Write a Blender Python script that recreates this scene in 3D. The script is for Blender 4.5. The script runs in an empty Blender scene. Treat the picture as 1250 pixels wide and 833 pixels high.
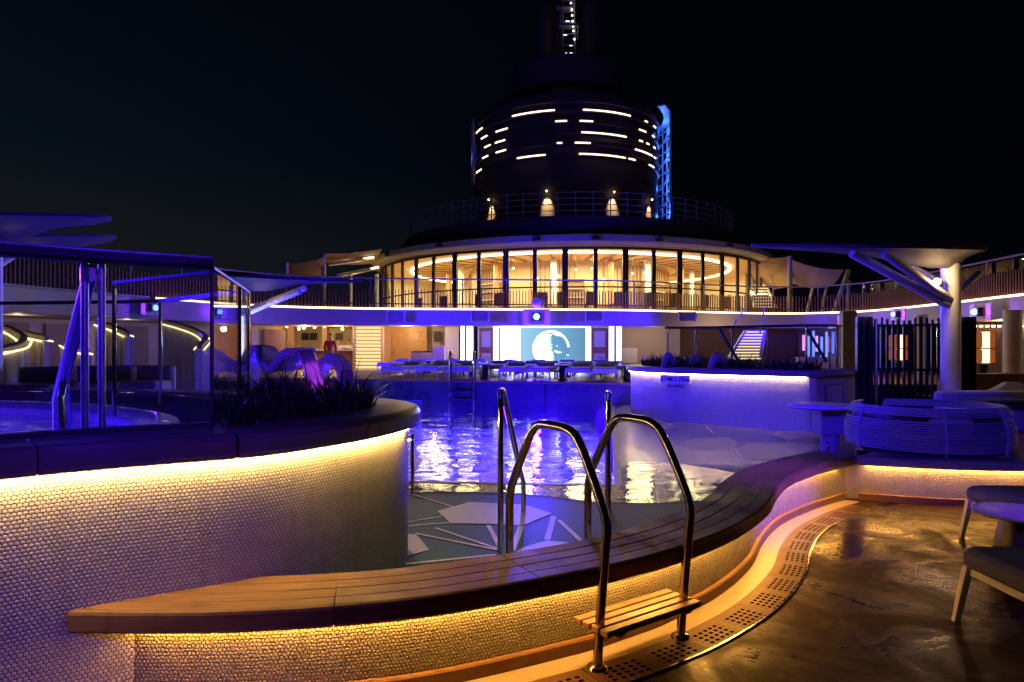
import bpy, bmesh, math, random
from mathutils import Vector, Matrix, noise as mnoise
random.seed(7)
C = bpy.context
COL = C.scene.collection
PI = math.pi
F = 833.3          # focal length in photo pixels
EYE = 1.6
HZ = 425.0

def at(px, py, Y):
    return Vector(((px - 625.0) / F * Y, Y, EYE - (py - HZ) / F * Y))

def atz(px, py, z):
    return at(px, py, (EYE - z) * F / (py - HZ))

# ------------------------------------------------------------------ mesh helpers
class MB:
    def __init__(s):
        s.v = []; s.f = []; s.uv = []
    def add(s, vs, fs, uvs=None):
        b = len(s.v)
        s.v += [tuple(v) for v in vs]
        for i, f in enumerate(fs):
            s.f.append([b + k for k in f])
            s.uv.append(uvs[i] if uvs else None)
        return s
    def box(s, c, size, rz=0.0, tilt=None):
        x, y, z = size[0] / 2, size[1] / 2, size[2] / 2
        vs = [Vector(p) for p in ((-x,-y,-z),(x,-y,-z),(x,y,-z),(-x,y,-z),(-x,-y,z),(x,-y,z),(x,y,z),(-x,y,z))]
        m = Matrix.Rotation(rz, 3, 'Z')
        if tilt is not None:
            m = m @ Matrix.Rotation(tilt, 3, 'X')
        vs = [m @ v + Vector(c) for v in vs]
        return s.add(vs, [(0,3,2,1),(4,5,6,7),(0,1,5,4),(1,2,6,5),(2,3,7,6),(3,0,4,7)])
    def rbox(s, c, size, r=0.02, rz=0.0):
        # box with chamfered vertical corners and chamfered top
        x, y = size[0] / 2, size[1] / 2
        z0, z1 = c[2] - size[2] / 2, c[2] + size[2] / 2
        def ring(d, z):
            a, b, q = x - d, y - d, r
            pts = [(-a + q, -b), (a - q, -b), (a, -b + q), (a, b - q), (a - q, b), (-a + q, b), (-a, b - q), (-a, -b + q)]
            co, si = math.cos(rz), math.sin(rz)
            return [(c[0] + p[0] * co - p[1] * si, c[1] + p[0] * si + p[1] * co, z) for p in pts]
        rings = [ring(r * .6, z0), ring(0, z0 + r * .6), ring(0, z1 - r), ring(r * .35, z1 - r * .35), ring(r, z1)]
        return s.loft(rings)
    def loft(s, rings, cap=True, closed=True):
        n = len(rings[0]); vs = [p for r in rings for p in r]; fs = []
        m = n if closed else n - 1
        for i in range(len(rings) - 1):
            for j in range(m):
                k = (j + 1) % n
                fs.append((i*n + j, i*n + k, (i+1)*n + k, (i+1)*n + j))
        if cap:
            fs.append(tuple(range(n))[::-1]); fs.append(tuple((len(rings)-1)*n + j for j in range(n)))
        return s.add(vs, fs)
    def prism(s, poly, z0, z1):
        return s.loft([[(p[0], p[1], z0) for p in poly], [(p[0], p[1], z1) for p in poly]])
    def tube(s, pts, r, seg=8, closed=False, rs=None):
        pts = [Vector(p) for p in pts]; n = len(pts); rings = []
        up = None
        for i in range(n):
            if closed: t = pts[(i+1) % n] - pts[i-1]
            else: t = pts[min(i+1, n-1)] - pts[max(i-1, 0)]
            if t.length < 1e-9: t = Vector((0,0,1))
            t.normalize()
            if up is None:
                up = Vector((0,0,1)) if abs(t.z) < .9 else Vector((1,0,0))
                up = (up - t * up.dot(t)).normalized()
            else:
                up = up - t * up.dot(t)
                up.normalize()
            b = t.cross(up)
            rr = rs[i] if rs else r
            rings.append([tuple(pts[i] + (up * math.cos(2*PI*k/seg) + b * math.sin(2*PI*k/seg)) * rr) for k in range(seg)])
        if closed:
            rings.append(rings[0]); return s.loft(rings, cap=False)
        return s.loft(rings)
    def lathe(s, prof, c=(0,0,0), seg=24, a0=0.0, a1=2*PI):
        full = abs(a1 - a0 - 2*PI) < 1e-6
        n = seg if full else seg + 1
        rings = []
        for r, z in prof:
            rings.append([(c[0] + r*math.cos(a0 + (a1-a0)*k/seg), c[1] + r*math.sin(a0 + (a1-a0)*k/seg), c[2] + z) for k in range(n)])
        return s.loft(rings, cap=full and True, closed=full)
    def sweep(s, path, prof, closedprof=True, caps=True, u0=0.0):
        """prof: list of (offset to the left, z). uv = (arc length, profile length)"""
        nor = normals(path); m = len(prof); vs = []; us = [u0]
        for i, p in enumerate(path):
            if i: us.append(us[-1] + math.dist(p, path[i-1]))
            for o, z in prof:
                vs.append((p[0] + nor[i][0]*o, p[1] + nor[i][1]*o, z))
        ps = [0.0]
        for k in range(1, m + 1):
            ps.append(ps[-1] + math.dist(prof[k % m], prof[k-1]))
        fs = []; uvs = []
        for i in range(len(path) - 1):
            for k in range(m if closedprof else m - 1):
                k2 = (k + 1) % m
                fs.append((i*m + k, (i+1)*m + k, (i+1)*m + k2, i*m + k2))
                uvs.append(((us[i], ps[k]), (us[i+1], ps[k]), (us[i+1], ps[k+1]), (us[i], ps[k+1])))
        if caps and closedprof:
            fs.append(tuple(range(m))); uvs.append(None)
            fs.append(tuple((len(path)-1)*m + k for k in range(m))[::-1]); uvs.append(None)
        return s.add(vs, fs, uvs)
    def sphere(s, c, r, seg=12, rings=8, sc=(1,1,1)):
        prof = []
        vs = [(c[0], c[1], c[2]-r*sc[2])]; fs = []
        for i in range(1, rings):
            a = -PI/2 + PI*i/rings
            for k in range(seg):
                b = 2*PI*k/seg
                vs.append((c[0]+r*sc[0]*math.cos(a)*math.cos(b), c[1]+r*sc[1]*math.cos(a)*math.sin(b), c[2]+r*sc[2]*math.sin(a)))
        vs.append((c[0], c[1], c[2]+r*sc[2]))
        for k in range(seg):
            fs.append((0, 1+(k+1) % seg, 1+k))
            fs.append((len(vs)-1, len(vs)-1-seg+k, len(vs)-1-seg+(k+1) % seg))
        for i in range(rings-2):
            for k in range(seg):
                a = 1+i*seg; k2 = (k+1) % seg
                fs.append((a+k, a+k2, a+seg+k2, a+seg+k))
        return s.add(vs, fs)
    def quad(s, a, b, c, d, uv=True):
        return s.add([a, b, c, d], [(0,1,2,3)], [((0,0),(1,0),(1,1),(0,1))])

def normals(path):
    out = []
    for i in range(len(path)):
        a = path[max(i-1, 0)]; b = path[min(i+1, len(path)-1)]
        dx, dy = b[0]-a[0], b[1]-a[1]; l = math.hypot(dx, dy) or 1
        out.append((-dy/l, dx/l))
    return out

def offs(path, d):
    return [(p[0]+n[0]*d, p[1]+n[1]*d) for p, n in zip(path, normals(path))]

def smooth(pts, step=0.1):
    """Catmull-Rom through pts, resampled evenly; works in 2D and 3D"""
    P = [Vector(p) for p in pts]; dense = []
    for i in range(len(P)-1):
        p0 = P[i-1] if i else P[0]*2 - P[1]; p1 = P[i]; p2 = P[i+1]; p3 = P[i+2] if i+2 < len(P) else P[-1]*2 - P[-2]
        for k in range(24):
            t = k/24
            dense.append(0.5*((2*p1) + (p2-p0)*t + (2*p0-5*p1+4*p2-p3)*t*t + (3*p1-p0-3*p2+p3)*t**3))
    dense.append(P[-1])
    return resample(dense, step)

def resample(pts, step):
    pts = [Vector(p) for p in pts]
    L = [0]
    for a, b in zip(pts, pts[1:]): L.append(L[-1] + (b-a).length)
    n = max(2, int(round(L[-1]/step)) + 1); out = []; j = 0
    for i in range(n):
        d = L[-1]*i/(n-1)
        while j < len(L)-2 and L[j+1] < d: j += 1
        t = (d-L[j])/max(L[j+1]-L[j], 1e-9)
        out.append(tuple(pts[j].lerp(pts[j+1], min(max(t,0),1))))
    return out

def sub(path, d0, d1):
    """piece of an xy path between two arc lengths"""
    pts = [Vector(p) for p in path]; L = [0]
    for a, b in zip(pts, pts[1:]): L.append(L[-1] + (b-a).length)
    def pt(d):
        d = min(max(d, 0), L[-1])
        for j in range(len(L)-1):
            if L[j+1] >= d:
                return tuple(pts[j].lerp(pts[j+1], (d-L[j])/max(L[j+1]-L[j], 1e-9)))
        return tuple(pts[-1])
    return [pt(d0)] + [tuple(pts[i]) for i in range(len(L)) if d0 + .003 < L[i] < d1 - .003] + [pt(d1)]

def plen(path):
    return sum(math.dist(a, b) for a, b in zip(path, path[1:]))

def obj(name, mb, mat, parent=None, smooth_=False, bevel=0.0):
    me = bpy.data.meshes.new(name)
    me.from_pydata(mb.v, [], mb.f)
    if any(u for u in mb.uv):
        l = me.uv_layers.new(name='UVMap'); i = 0
        for f, u in zip(mb.f, mb.uv):
            for k in range(len(f)):
                if u: l.data[i].uv = u[k]
                i += 1
    bm = bmesh.new(); bm.from_mesh(me)
    bmesh.ops.recalc_face_normals(bm, faces=bm.faces)
    bm.to_mesh(me); bm.free()
    if smooth_:
        for p in me.polygons: p.use_smooth = True
        try: me.set_sharp_from_angle(angle=math.radians(38))
        except Exception: pass
    if mat: me.materials.append(mat)
    o = bpy.data.objects.new(name, me); COL.objects.link(o)
    if bevel:
        b = o.modifiers.new('Bevel', 'BEVEL'); b.width = bevel; b.segments = 2; b.limit_method = 'ANGLE'
    if parent is not None:
        o.parent = parent
        o.matrix_parent_inverse = Matrix.Translation(-Vector(parent.location))
    return o

def thing(name, label, cat, loc=(0,0,0), group=None):
    o = bpy.data.objects.new(name, None); COL.objects.link(o)
    o.location = loc; o.empty_display_size = .1
    o['label'] = label; o['category'] = cat
    if group: o['group'] = group
    return o

def tag(o, label, cat, group=None, kind=None):
    o['label'] = label; o['category'] = cat
    if group: o['group'] = group
    if kind: o['kind'] = kind
    return o

def struct(name, mb, mat, smooth_=False):
    o = obj(name, mb, mat, None, smooth_)
    if all(p.normal.z < -.5 for p in o.data.polygons): o.data.flip_normals()
    o['kind'] = 'structure'
    return o

def dup(root, loc, rz=0.0, label=None, group=None):
    r = root.copy(); COL.objects.link(r); r.location = loc; r.rotation_euler = (0, 0, rz)
    if label: r['label'] = label
    if group: r['group'] = group
    for ch in list(root.children):
        c = ch.copy(); COL.objects.link(c); c.parent = r
        for g in ch.children:
            d = g.copy(); COL.objects.link(d); d.parent = c
    return r

ORD = ['first','second','third','fourth','fifth','sixth','seventh','eighth','ninth','tenth','eleventh','twelfth']

# ------------------------------------------------------------------ materials
def newmat(name):
    m = bpy.data.materials.new(name); m.use_nodes = True
    nt = m.node_tree
    for n in list(nt.nodes): nt.nodes.remove(n)
    out = nt.nodes.new('ShaderNodeOutputMaterial')
    return m, nt, out

class N:
    """small wrapper to wire nodes"""
    def __init__(s, nt): s.nt = nt
    def n(s, t, **kw):
        x = s.nt.nodes.new(t)
        for k, v in kw.items(): setattr(x, k, v)
        return x
    def l(s, a, b): s.nt.links.new(a, b)
    def math(s, op, a, b=None, c=None, clamp=False):
        x = s.n('ShaderNodeMath', operation=op); x.use_clamp = clamp
        for i, v in enumerate((a, b, c)):
            if v is None: continue
            if isinstance(v, (int, float)): x.inputs[i].default_value = v
            else: s.l(v, x.inputs[i])
        return x.outputs[0]
    def vmath(s, op, a, b=None):
        x = s.n('ShaderNodeVectorMath', operation=op)
        for i, v in enumerate((a, b)):
            if v is None: continue
            if isinstance(v, tuple): x.inputs[i].default_value = v
            else: s.l(v, x.inputs[i])
        return x.outputs['Value'] if op in ('LENGTH','DOT_PRODUCT') else x.outputs['Vector']
    def noise(s, vec, scale, detail=3.0, rough=.5, dist=0.0):
        x = s.n('ShaderNodeTexNoise'); x.inputs['Scale'].default_value = scale
        x.inputs['Detail'].default_value = detail; x.inputs['Roughness'].default_value = rough
        x.inputs['Distortion'].default_value = dist
        if vec is not None: s.l(vec, x.inputs['Vector'])
        return x.outputs['Fac']
    def mix(s, fac, a, b):
        x = s.n('ShaderNodeMix', data_type='RGBA')
        for i, v in ((0, fac), (6, a), (7, b)):
            if isinstance(v, (int, float)): x.inputs[i].default_value = v
            elif isinstance(v, tuple): x.inputs[i].default_value = (*v[:3], 1)
            else: s.l(v, x.inputs[i])
        return x.outputs[2]
    def ramp(s, v, a, b, lo=0.0, hi=1.0):
        x = s.n('ShaderNodeMapRange'); x.clamp = True
        s.l(v, x.inputs[0]); x.inputs[1].default_value = a; x.inputs[2].default_value = b
        x.inputs[3].default_value = lo; x.inputs[4].default_value = hi
        return x.outputs[0]
    def bump(s, h, strength=.5, dist=.01, normal=None):
        x = s.n('ShaderNodeBump'); x.inputs['Strength'].default_value = strength
        x.inputs['Distance'].default_value = dist; s.l(h, x.inputs['Height'])
        if normal is not None: s.l(normal, x.inputs['Normal'])
        return x.outputs[0]
    def schlick(s, f0, normal=None):
        g = s.n('ShaderNodeNewGeometry')
        d = s.math('ABSOLUTE', s.vmath('DOT_PRODUCT', normal if normal is not None else g.outputs['Normal'], g.outputs['Incoming']))
        p = s.math('POWER', s.math('SUBTRACT', 1.0, d, None, True), 5.0)
        return s.math('ADD', s.math('MULTIPLY', p, 1-f0), f0)
    def coord(s, w='Object'):
        return s.n('ShaderNodeTexCoord').outputs[w]
    def bsdf(s, out, col=(.5,.5,.5), rough=.5, metal=0.0, normal=None, spec=None):
        b = s.n('ShaderNodeBsdfPrincipled')
        for nm, v in (('Base Color', col), ('Roughness', rough), ('Metallic', metal)):
            if isinstance(v, tuple): b.inputs[nm].default_value = (*v[:3], 1)
            elif isinstance(v, (int, float)): b.inputs[nm].default_value = v
            else: s.l(v, b.inputs[nm])
        if isinstance(spec, (int, float)): b.inputs['Specular IOR Level'].default_value = spec
        elif spec is not None: s.l(spec, b.inputs['Specular IOR Level'])
        if normal is not None: s.l(normal, b.inputs['Normal'])
        s.l(b.outputs[0], out.inputs[0])
        return b

def plain(name, col, rough=.5, metal=0.0, var=.12, scale=6.0, bump=0.0, bscale=40.0, spec=None):
    m, nt, out = newmat(name); k = N(nt); co = k.coord()
    f = k.noise(co, scale, 4)
    c = k.mix(f, tuple(x*(1-var) for x in col), tuple(min(1, x*(1+var)) for x in col))
    r = k.ramp(k.noise(co, scale*2.3, 3), .3, .7, max(.02, rough-.07), min(1, rough+.07))
    nrm = k.bump(k.noise(co, bscale, 3), bump, .004) if bump else None
    k.bsdf(out, c, r, metal, nrm, spec)
    return m

def emit(name, col, s):
    m, nt, out = newmat(name); k = N(nt)
    e = k.n('ShaderNodeEmission'); e.inputs[0].default_value = (*col, 1); e.inputs[1].default_value = s
    k.l(e.outputs[0], out.inputs[0])
    return m

def wood(name, a, b, rough=.45, scale=1.0, along='u', bump=.15, wet=False):
    """grain from UV (u along the board)"""
    m, nt, out = newmat(name); k = N(nt); uv = k.coord('UV'); oc = k.coord('Object')
    mp = k.n('ShaderNodeMapping'); k.l(oc if along == 'o' else uv, mp.inputs[0])
    mp.inputs['Scale'].default_value = (3*scale, 45*scale, 45*scale if along == 'o' else 1)
    g = k.noise(mp.outputs[0], 1.0, 5, .6, .6)
    big = k.noise(oc, 1.7, 3)
    f = k.ramp(k.math('ADD', k.math('MULTIPLY', g, .7), k.math('MULTIPLY', big, .5)), .35, .85)
    c = k.mix(f, a, b)
    st = k.ramp(k.noise(oc, 4.5, 4), .56, .68)
    c = k.mix(k.math('MULTIPLY', st, .45), c, tuple(x*.5 for x in a))
    r = k.ramp(k.noise(oc, 3.2, 4), .35, .65, rough-.2 if wet else rough-.06, rough+.1)
    k.bsdf(out, c, r, 0, k.bump(g, bump, .003), .25 if wet else .5)
    return m

def hex_tile(name, col, grout, pitch=.022, bumps=1.0, irregular=0.0, rough=.3, depth=.008):
    """penny-round mosaic in UV metres, bumped"""
    m, nt, out = newmat(name); k = N(nt); uv = k.coord('UV')
    s3 = math.sqrt(3)
    sc = k.n('ShaderNodeVectorMath', operation='SCALE'); k.l(uv, sc.inputs[0]); sc.inputs['Scale'].default_value = 1/pitch
    v = sc.outputs[0]
    if irregular:
        nz = k.n('ShaderNodeTexNoise'); nz.inputs['Scale'].default_value = .9; nz.inputs['Detail'].default_value = 1; k.l(v, nz.inputs['Vector'])
        d = k.vmath('SUBTRACT', nz.outputs['Color'], (.5,.5,.5))
        s2 = k.n('ShaderNodeVectorMath', operation='SCALE'); k.l(d, s2.inputs[0]); s2.inputs['Scale'].default_value = irregular
        v = k.vmath('ADD', v, s2.outputs[0])
    def cell(off):
        x = k.vmath('ADD', v, (off[0] + 1000, off[1] + 1000*s3, 0))
        md = k.vmath('MODULO', x, (1, s3, 1))
        d = k.vmath('SUBTRACT', md, (.5, s3/2, 0))
        d = k.vmath('MULTIPLY', d, (1, 1, 0))
        return k.vmath('LENGTH', d), k.vmath('ADD', k.vmath('FLOOR', k.vmath('DIVIDE', x, (1, s3, 1))), (off[0], off[1], off[0]))
    (ra, ia), (rb, ib) = cell((0, 0)), cell((.5, s3/2))
    r = k.math('MINIMUM', ra, rb)
    pick = k.n('ShaderNodeMix', data_type='VECTOR'); k.l(k.math('LESS_THAN', rb, ra), pick.inputs[0]); k.l(ia, pick.inputs[4]); k.l(ib, pick.inputs[5])
    wn = k.n('ShaderNodeTexWhiteNoise', noise_dimensions='3D'); k.l(pick.outputs[1], wn.inputs['Vector']); cellv = wn.outputs['Value']
    mpu = k.n('ShaderNodeMapping'); k.l(uv, mpu.inputs[0]); mpu.inputs['Scale'].default_value = (9, .8, 1)
    runs = k.ramp(k.noise(mpu.outputs[0], 1.0, 4, .6), .55, .75)
    h = k.ramp(r, .38, .5, 1, 0)                       # flat pad with a rounded edge
    dome = k.math('SUBTRACT', h, k.math('MULTIPLY', k.math('MULTIPLY', r, r), .7))
    big = k.noise(k.coord(), 2.2, 4, .6)
    dirt = k.ramp(k.noise(k.coord(), 1.1, 5, .65), .52, .72)
    c0 = k.mix(k.ramp(big, .3, .7), tuple(x*.82 for x in col), col)
    c0 = k.mix(k.math('MULTIPLY', dirt, .35), c0, tuple(x*.45 for x in col))
    c0 = k.mix(k.math('MULTIPLY', runs, .4), c0, tuple(x*.4 for x in col))
    c0 = k.mix(k.math('MULTIPLY', cellv, .2), c0, tuple(x*.35 for x in col))
    c = k.mix(k.ramp(r, .42, .5), c0, grout)
    nrm = k.bump(dome, bumps, depth)
    k.bsdf(out, c, k.ramp(cellv, 0, 1, rough*.8, rough*1.25), 0, nrm, .35)
    return m

def water(name, scale, amp, tint=(.9,.95,1), ior=1.33, stretch=(1,1,1), rough=.03):
    m, nt, out = newmat(name); k = N(nt); co = k.coord()
    mp = k.n('ShaderNodeMapping'); k.l(co, mp.inputs[0]); mp.inputs['Scale'].default_value = stretch
    a = k.noise(mp.outputs[0], scale, 2, .5, .4); b = k.noise(mp.outputs[0], scale*2.7, 2, .5, .2)
    h = k.math('ADD', a, k.math('MULTIPLY', b, .35))
    nrm = k.bump(h, 1.0, amp)
    fr = k.schlick(.022, nrm)
    t = k.n('ShaderNodeBsdfTransparent'); t.inputs[0].default_value = (*tint, 1)
    g = k.n('ShaderNodeBsdfGlossy'); g.inputs['Roughness'].default_value = rough; k.l(nrm, g.inputs['Normal'])
    mx = k.n('ShaderNodeMixShader'); k.l(fr, mx.inputs[0]); k.l(t.outputs[0], mx.inputs[1]); k.l(g.outputs[0], mx.inputs[2])
    k.l(mx.outputs[0], out.inputs[0])
    return m

def glass(name, tint=(.93,.95,.97), ior=1.45, rough=.0):
    m, nt, out = newmat(name); k = N(nt)
    fr = k.schlick(((ior-1)/(ior+1))**2)
    t = k.n('ShaderNodeBsdfTransparent'); t.inputs[0].default_value = (*tint, 1)
    g = k.n('ShaderNodeBsdfGlossy'); g.inputs['Roughness'].default_value = rough
    sm = k.ramp(k.noise(k.coord(), 3.0, 5, .6), .45, .75, 0, .02)
    d = k.n('ShaderNodeBsdfDiffuse'); d.inputs[0].default_value = (.6,.6,.6,1)
    m0 = k.n('ShaderNodeMixShader'); k.l(sm, m0.inputs[0]); k.l(t.outputs[0], m0.inputs[1]); k.l(d.outputs[0], m0.inputs[2])
    mx = k.n('ShaderNodeMixShader'); k.l(fr, mx.inputs[0]); k.l(m0.outputs[0], mx.inputs[1]); k.l(g.outputs[0], mx.inputs[2])
    k.l(mx.outputs[0], out.inputs[0])
    return m

def wet_deck(name):
    m, nt, out = newmat(name); k = N(nt); co = k.coord()
    mp = k.n('ShaderNodeMapping'); k.l(co, mp.inputs[0]); mp.inputs['Rotation'].default_value = (0, 0, math.radians(32))
    sx = k.n('ShaderNodeSeparateXYZ'); k.l(mp.outputs[0], sx.inputs[0])
    fr = k.math('FRACT', k.math('ADD', k.math('DIVIDE', sx.outputs[1], .11), 50))
    seam = k.ramp(k.math('ABSOLUTE', k.math('SUBTRACT', fr, .5)), .445, .475)
    wn = k.n('ShaderNodeTexWhiteNoise', noise_dimensions='1D'); k.l(k.math('FLOOR', k.math('ADD', k.math('DIVIDE', sx.outputs[1], .11), 50)), wn.inputs['W'])
    g = k.n('ShaderNodeMapping'); k.l(mp.outputs[0], g.inputs[0]); g.inputs['Scale'].default_value = (3, 40, 1)
    gr = k.noise(g.outputs[0], 1, 4, .6, .4)
    c = k.mix(gr, (.018,.005,.0026), (.048,.0145,.0075))
    c = k.mix(k.math('MULTIPLY', wn.outputs['Value'], .5), c, (.02,.006,.003))
    c = k.mix(k.ramp(k.noise(co, 1.6, 5, .6), .4, .7), c, (.028,.009,.005))
    c = k.mix(seam, c, (.01,.008,.006))
    pud = k.ramp(k.noise(co, 1.5, 6, .66, .8), .41, .57)
    r = k.mix(pud, (.22,.22,.22), (.60,.60,.60))
    h = k.math('ADD', k.math('MULTIPLY', k.noise(co, 26, 4, .6), .8), k.math('MULTIPLY', seam, -.7))
    k.bsdf(out, c, r, 0, k.bump(h, .22, .005), .2)
    return m

def grate_mat(name, col):
    """teak board with rows of square holes, UV in metres (u along, v across 0..0.34)"""
    m, nt, out = newmat(name); k = N(nt); uv = k.coord('UV'); oc = k.coord()
    sx = k.n('ShaderNodeSeparateXYZ'); k.l(uv, sx.inputs[0])
    def sq(v, p, w):
        f = k.math('FRACT', k.math('DIVIDE', v, p))
        return k.math('LESS_THAN', k.math('ABSOLUTE', k.math('SUBTRACT', f, .5)), w)
    a = sq(sx.outputs[0], .0486, .29); b = sq(sx.outputs[1], .036, .30)
    inside = k.math('MULTIPLY', k.math('GREATER_THAN', sx.outputs[1], .075), k.math('LESS_THAN', sx.outputs[1], .255))
    edge = k.math('FRACT', k.math('DIVIDE', sx.outputs[0], .34))
    ine = k.math('MULTIPLY', k.math('GREATER_THAN', edge, .1), k.math('LESS_THAN', edge, .9))
    hole = k.math('MULTIPLY', k.math('MULTIPLY', a, b), k.math('MULTIPLY', inside, ine))
    g = k.noise(oc, 9, 4)
    c = k.mix(g, tuple(x*.6 for x in col), col)
    c = k.mix(hole, c, (.004,.004,.004))
    k.bsdf(out, c, k.ramp(g, .3, .7, .4, .6), 0, k.bump(k.math('MULTIPLY', hole, -1.0), .6, .006), k.math('MULTIPLY', k.math('SUBTRACT', 1.0, hole), .3))
    return m

def teal_floor(name):
    m, nt, out = newmat(name); k = N(nt); co = k.coord()
    sx = k.n('ShaderNodeSeparateXYZ'); k.l(co, sx.inputs[0])
    d = k.math('ADD', k.math('MULTIPLY', sx.outputs[0], .93), k.math('MULTIPLY', sx.outputs[1], -.36))
    f = k.math('FRACT', k.math('ADD', k.math('DIVIDE', d, .034), 500))
    ln = k.ramp(k.math('ABSOLUTE', k.math('SUBTRACT', f, .5)), .38, .47)
    e = k.math('ADD', k.math('MULTIPLY', sx.outputs[0], .36), k.math('MULTIPLY', sx.outputs[1], .93))
    f2 = k.math('FRACT', k.math('ADD', k.math('DIVIDE', e, .034), 500))
    ln2 = k.ramp(k.math('ABSOLUTE', k.math('SUBTRACT', f2, .5)), .40, .48, 0, .6)
    c = k.mix(k.noise(co, 30, 2), (.005,.06,.066), (.012,.10,.105))
    c = k.mix(k.math('MAXIMUM', ln, ln2), c, (.13,.19,.17))
    far = k.ramp(sx.outputs[1], 8.2, 8.6)
    c = k.mix(far, c, (.20,.19,.22))
    k.bsdf(out, c, k.mix(far, (.42,.42,.42), (.26,.26,.26)), 0, k.bump(k.noise(co, 5, 3), .1, .015), k.ramp(sx.outputs[1], 7.0, 8.4, .05, .3))
    return m

M = {}
M['tile'] = hex_tile('tile_mosaic', (.74,.71,.68), (.20,.18,.17), .0197, 1.0, .0, .45, .0055)
M['tile2'] = hex_tile('tile_mosaic_wet', (.72,.66,.58), (.10,.07,.05), .0192, 1.0, .9, .3, .010)
M['tile_far'] = hex_tile('tile_mosaic_far', (.56,.55,.55), (.36,.35,.34), .06, .4, .3, .35)
M['coping'] = plain('coping_stone', (.20,.18,.18), .38, 0, .2, 5, .2, 60)
M['teak'] = wood('teak_bench', (.15,.075,.038), (.36,.21,.11), .62, 1, 'u', .2, True)
M['teakdark'] = wood('teak_dark', (.20,.09,.05), (.34,.17,.09), .4, 1, 'o')
M['skirt'] = wood('skirting_teak', (.22,.11,.05), (.36,.19,.09), .35, 1, 'u')
M['grate'] = grate_mat('grate_board', (.20,.10,.05))
M['pale_tile'] = plain('pale_deck_tile', (.46,.38,.28), .35, 0, .15, 9, .4, 90)
M['deck'] = wet_deck('wet_deck_planks')
M['teal'] = teal_floor('pool_mosaic_floor')
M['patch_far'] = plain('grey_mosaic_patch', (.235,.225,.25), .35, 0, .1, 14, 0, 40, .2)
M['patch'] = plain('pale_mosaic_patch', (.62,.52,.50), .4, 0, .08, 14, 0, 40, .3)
M['chrome'] = plain('polished_steel', (.62,.62,.64), .12, 1, .05, 10)
M['bronze'] = plain('ladder_steel', (.50,.44,.38), .15, 1, .08, 12)
M['dark_metal'] = plain('dark_metal', (.035,.035,.04), .35, .6, .2, 9)
M['black'] = plain('black_paint', (.012,.012,.014), .45, 0, .2, 6)
M['hull'] = plain('dark_funnel_paint', (.13,.11,.11), .55, 0, .25, .8)
M['white'] = plain('white_paint', (.78,.77,.76), .4, 0, .06, 3)
M['white_steel'] = plain('white_ship_steel', (.74,.74,.75), .38, 0, .06, .9, .15, 2)
M['grey'] = plain('grey_paint', (.30,.30,.31), .45, 0, .12, 4)
M['pane'] = glass('clear_glass')
M['win'] = glass('window_glass', (.95,.96,.96), 1.18)
M['pool'] = water('pool_water', 9.0, .003, (.55,.62,.95), 1.33, (.55,1.25,1))
M['shallow'] = water('shallow_water', 12.0, .002, (.9,.95,1), 1.33, (.6,1.3,1), .05)
M['tub'] = water('hot_tub_water', 3.0, .02, (.8,.85,1), 1.33)
M['basin'] = plain('pool_lining', (.22,.30,.60), .4, 0, .12, 2)
M['pool_wall'] = plain('dark_pool_panel', (.035,.04,.10), .3, 0, .2, 2)
M['satin'] = plain('satin_steel', (.60,.60,.63), .38, 1, .06, 8)
M['fascia'] = plain('fascia_paint', (.50,.49,.52), .5, 0, .06, .9, .15, 2)
M['grass'] = plain('grass_leaf', (.03,.06,.025), .4, 0, .5, 9)
M['soil'] = plain('soil', (.03,.022,.016), .9, 0, .4, 20, .6, 30)
M['plastic'] = plain('glossy_white_fibreglass', (.75,.72,.76), .22, 0, .05, 4)
M['mattress'] = plain('pale_fabric', (.62,.62,.64), .8, 0, .08, 8, .3, 160)
M['cushion'] = plain('charcoal_cushion', (.06,.06,.075), .8, 0, .15, 9, .4, 220)
M['cushion_light'] = plain('light_cushion', (.45,.45,.5), .8, 0, .12, 9, .3, 160)
M['rope'] = plain('grey_woven_tube', (.42,.42,.46), .4, 0, .12, 12)
M['cream'] = plain('cream_wall', (.66,.56,.40), .6, 0, .08, .8)
M['beige'] = plain('beige_wall', (.48,.42,.38), .6, 0, .08, 1.1)
M['brown'] = plain('brown_panel', (.22,.13,.08), .5, 0, .15, 1.5)
M['amber'] = wood('amber_veneer', (.36,.20,.09), (.50,.30,.14), .4, .3, 'o', .05)
M['fin'] = plain('wood_fin', (.20,.075,.04), .5, 0, .2, 3)
M['canopy_pale'] = plain('pale_canopy_skin', (.10,.095,.10), .7, 0, .1, 2, 0, 40, .12)
M['sail'] = plain('sail_cloth', (.24,.16,.095), .8, 0, .08, .6)
M['canopy'] = plain('canopy_skin', (.07,.065,.08), .8, 0, .12, 2, 0, 40, .08)
M['skin'] = plain('skin', (.50,.31,.23), .5, 0, .06, 10)
M['red'] = plain('red_wool', (.42,.03,.02), .8, 0, .12, 14)
M['khaki'] = plain('khaki_cloth', (.42,.30,.18), .8, 0, .1, 14)
M['hair'] = plain('grey_hair', (.25,.18,.13), .7, 0, .2, 30)
M['sea'] = plain('night_sea', (.005,.008,.015), .15, 0, .3, .05, .4, .3)
M['ink'] = plain('sign_ink', (.015,.015,.03), .5)
M['led_warm'] = emit('warm_led', (1.0,.45,.07), 84)
M['led_far'] = emit('far_planter_led', (1.0,.64,.27), 36)
M['led_cap'] = emit('planter_led', (1.0,.58,.15), 92)
M['led_line'] = emit('fascia_led', (1.0,.72,.38), 5.0)
M['led_tower'] = emit('funnel_led', (1.0,.66,.42), 5.0)
M['led_step'] = emit('step_led', (1.0,.70,.32), 1.5)
M['led_booth'] = emit('booth_led', (1.0,.78,.28), 4.0)
M['led_white'] = emit('cool_led', (.75,.82,1.0), 3.2)
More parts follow.
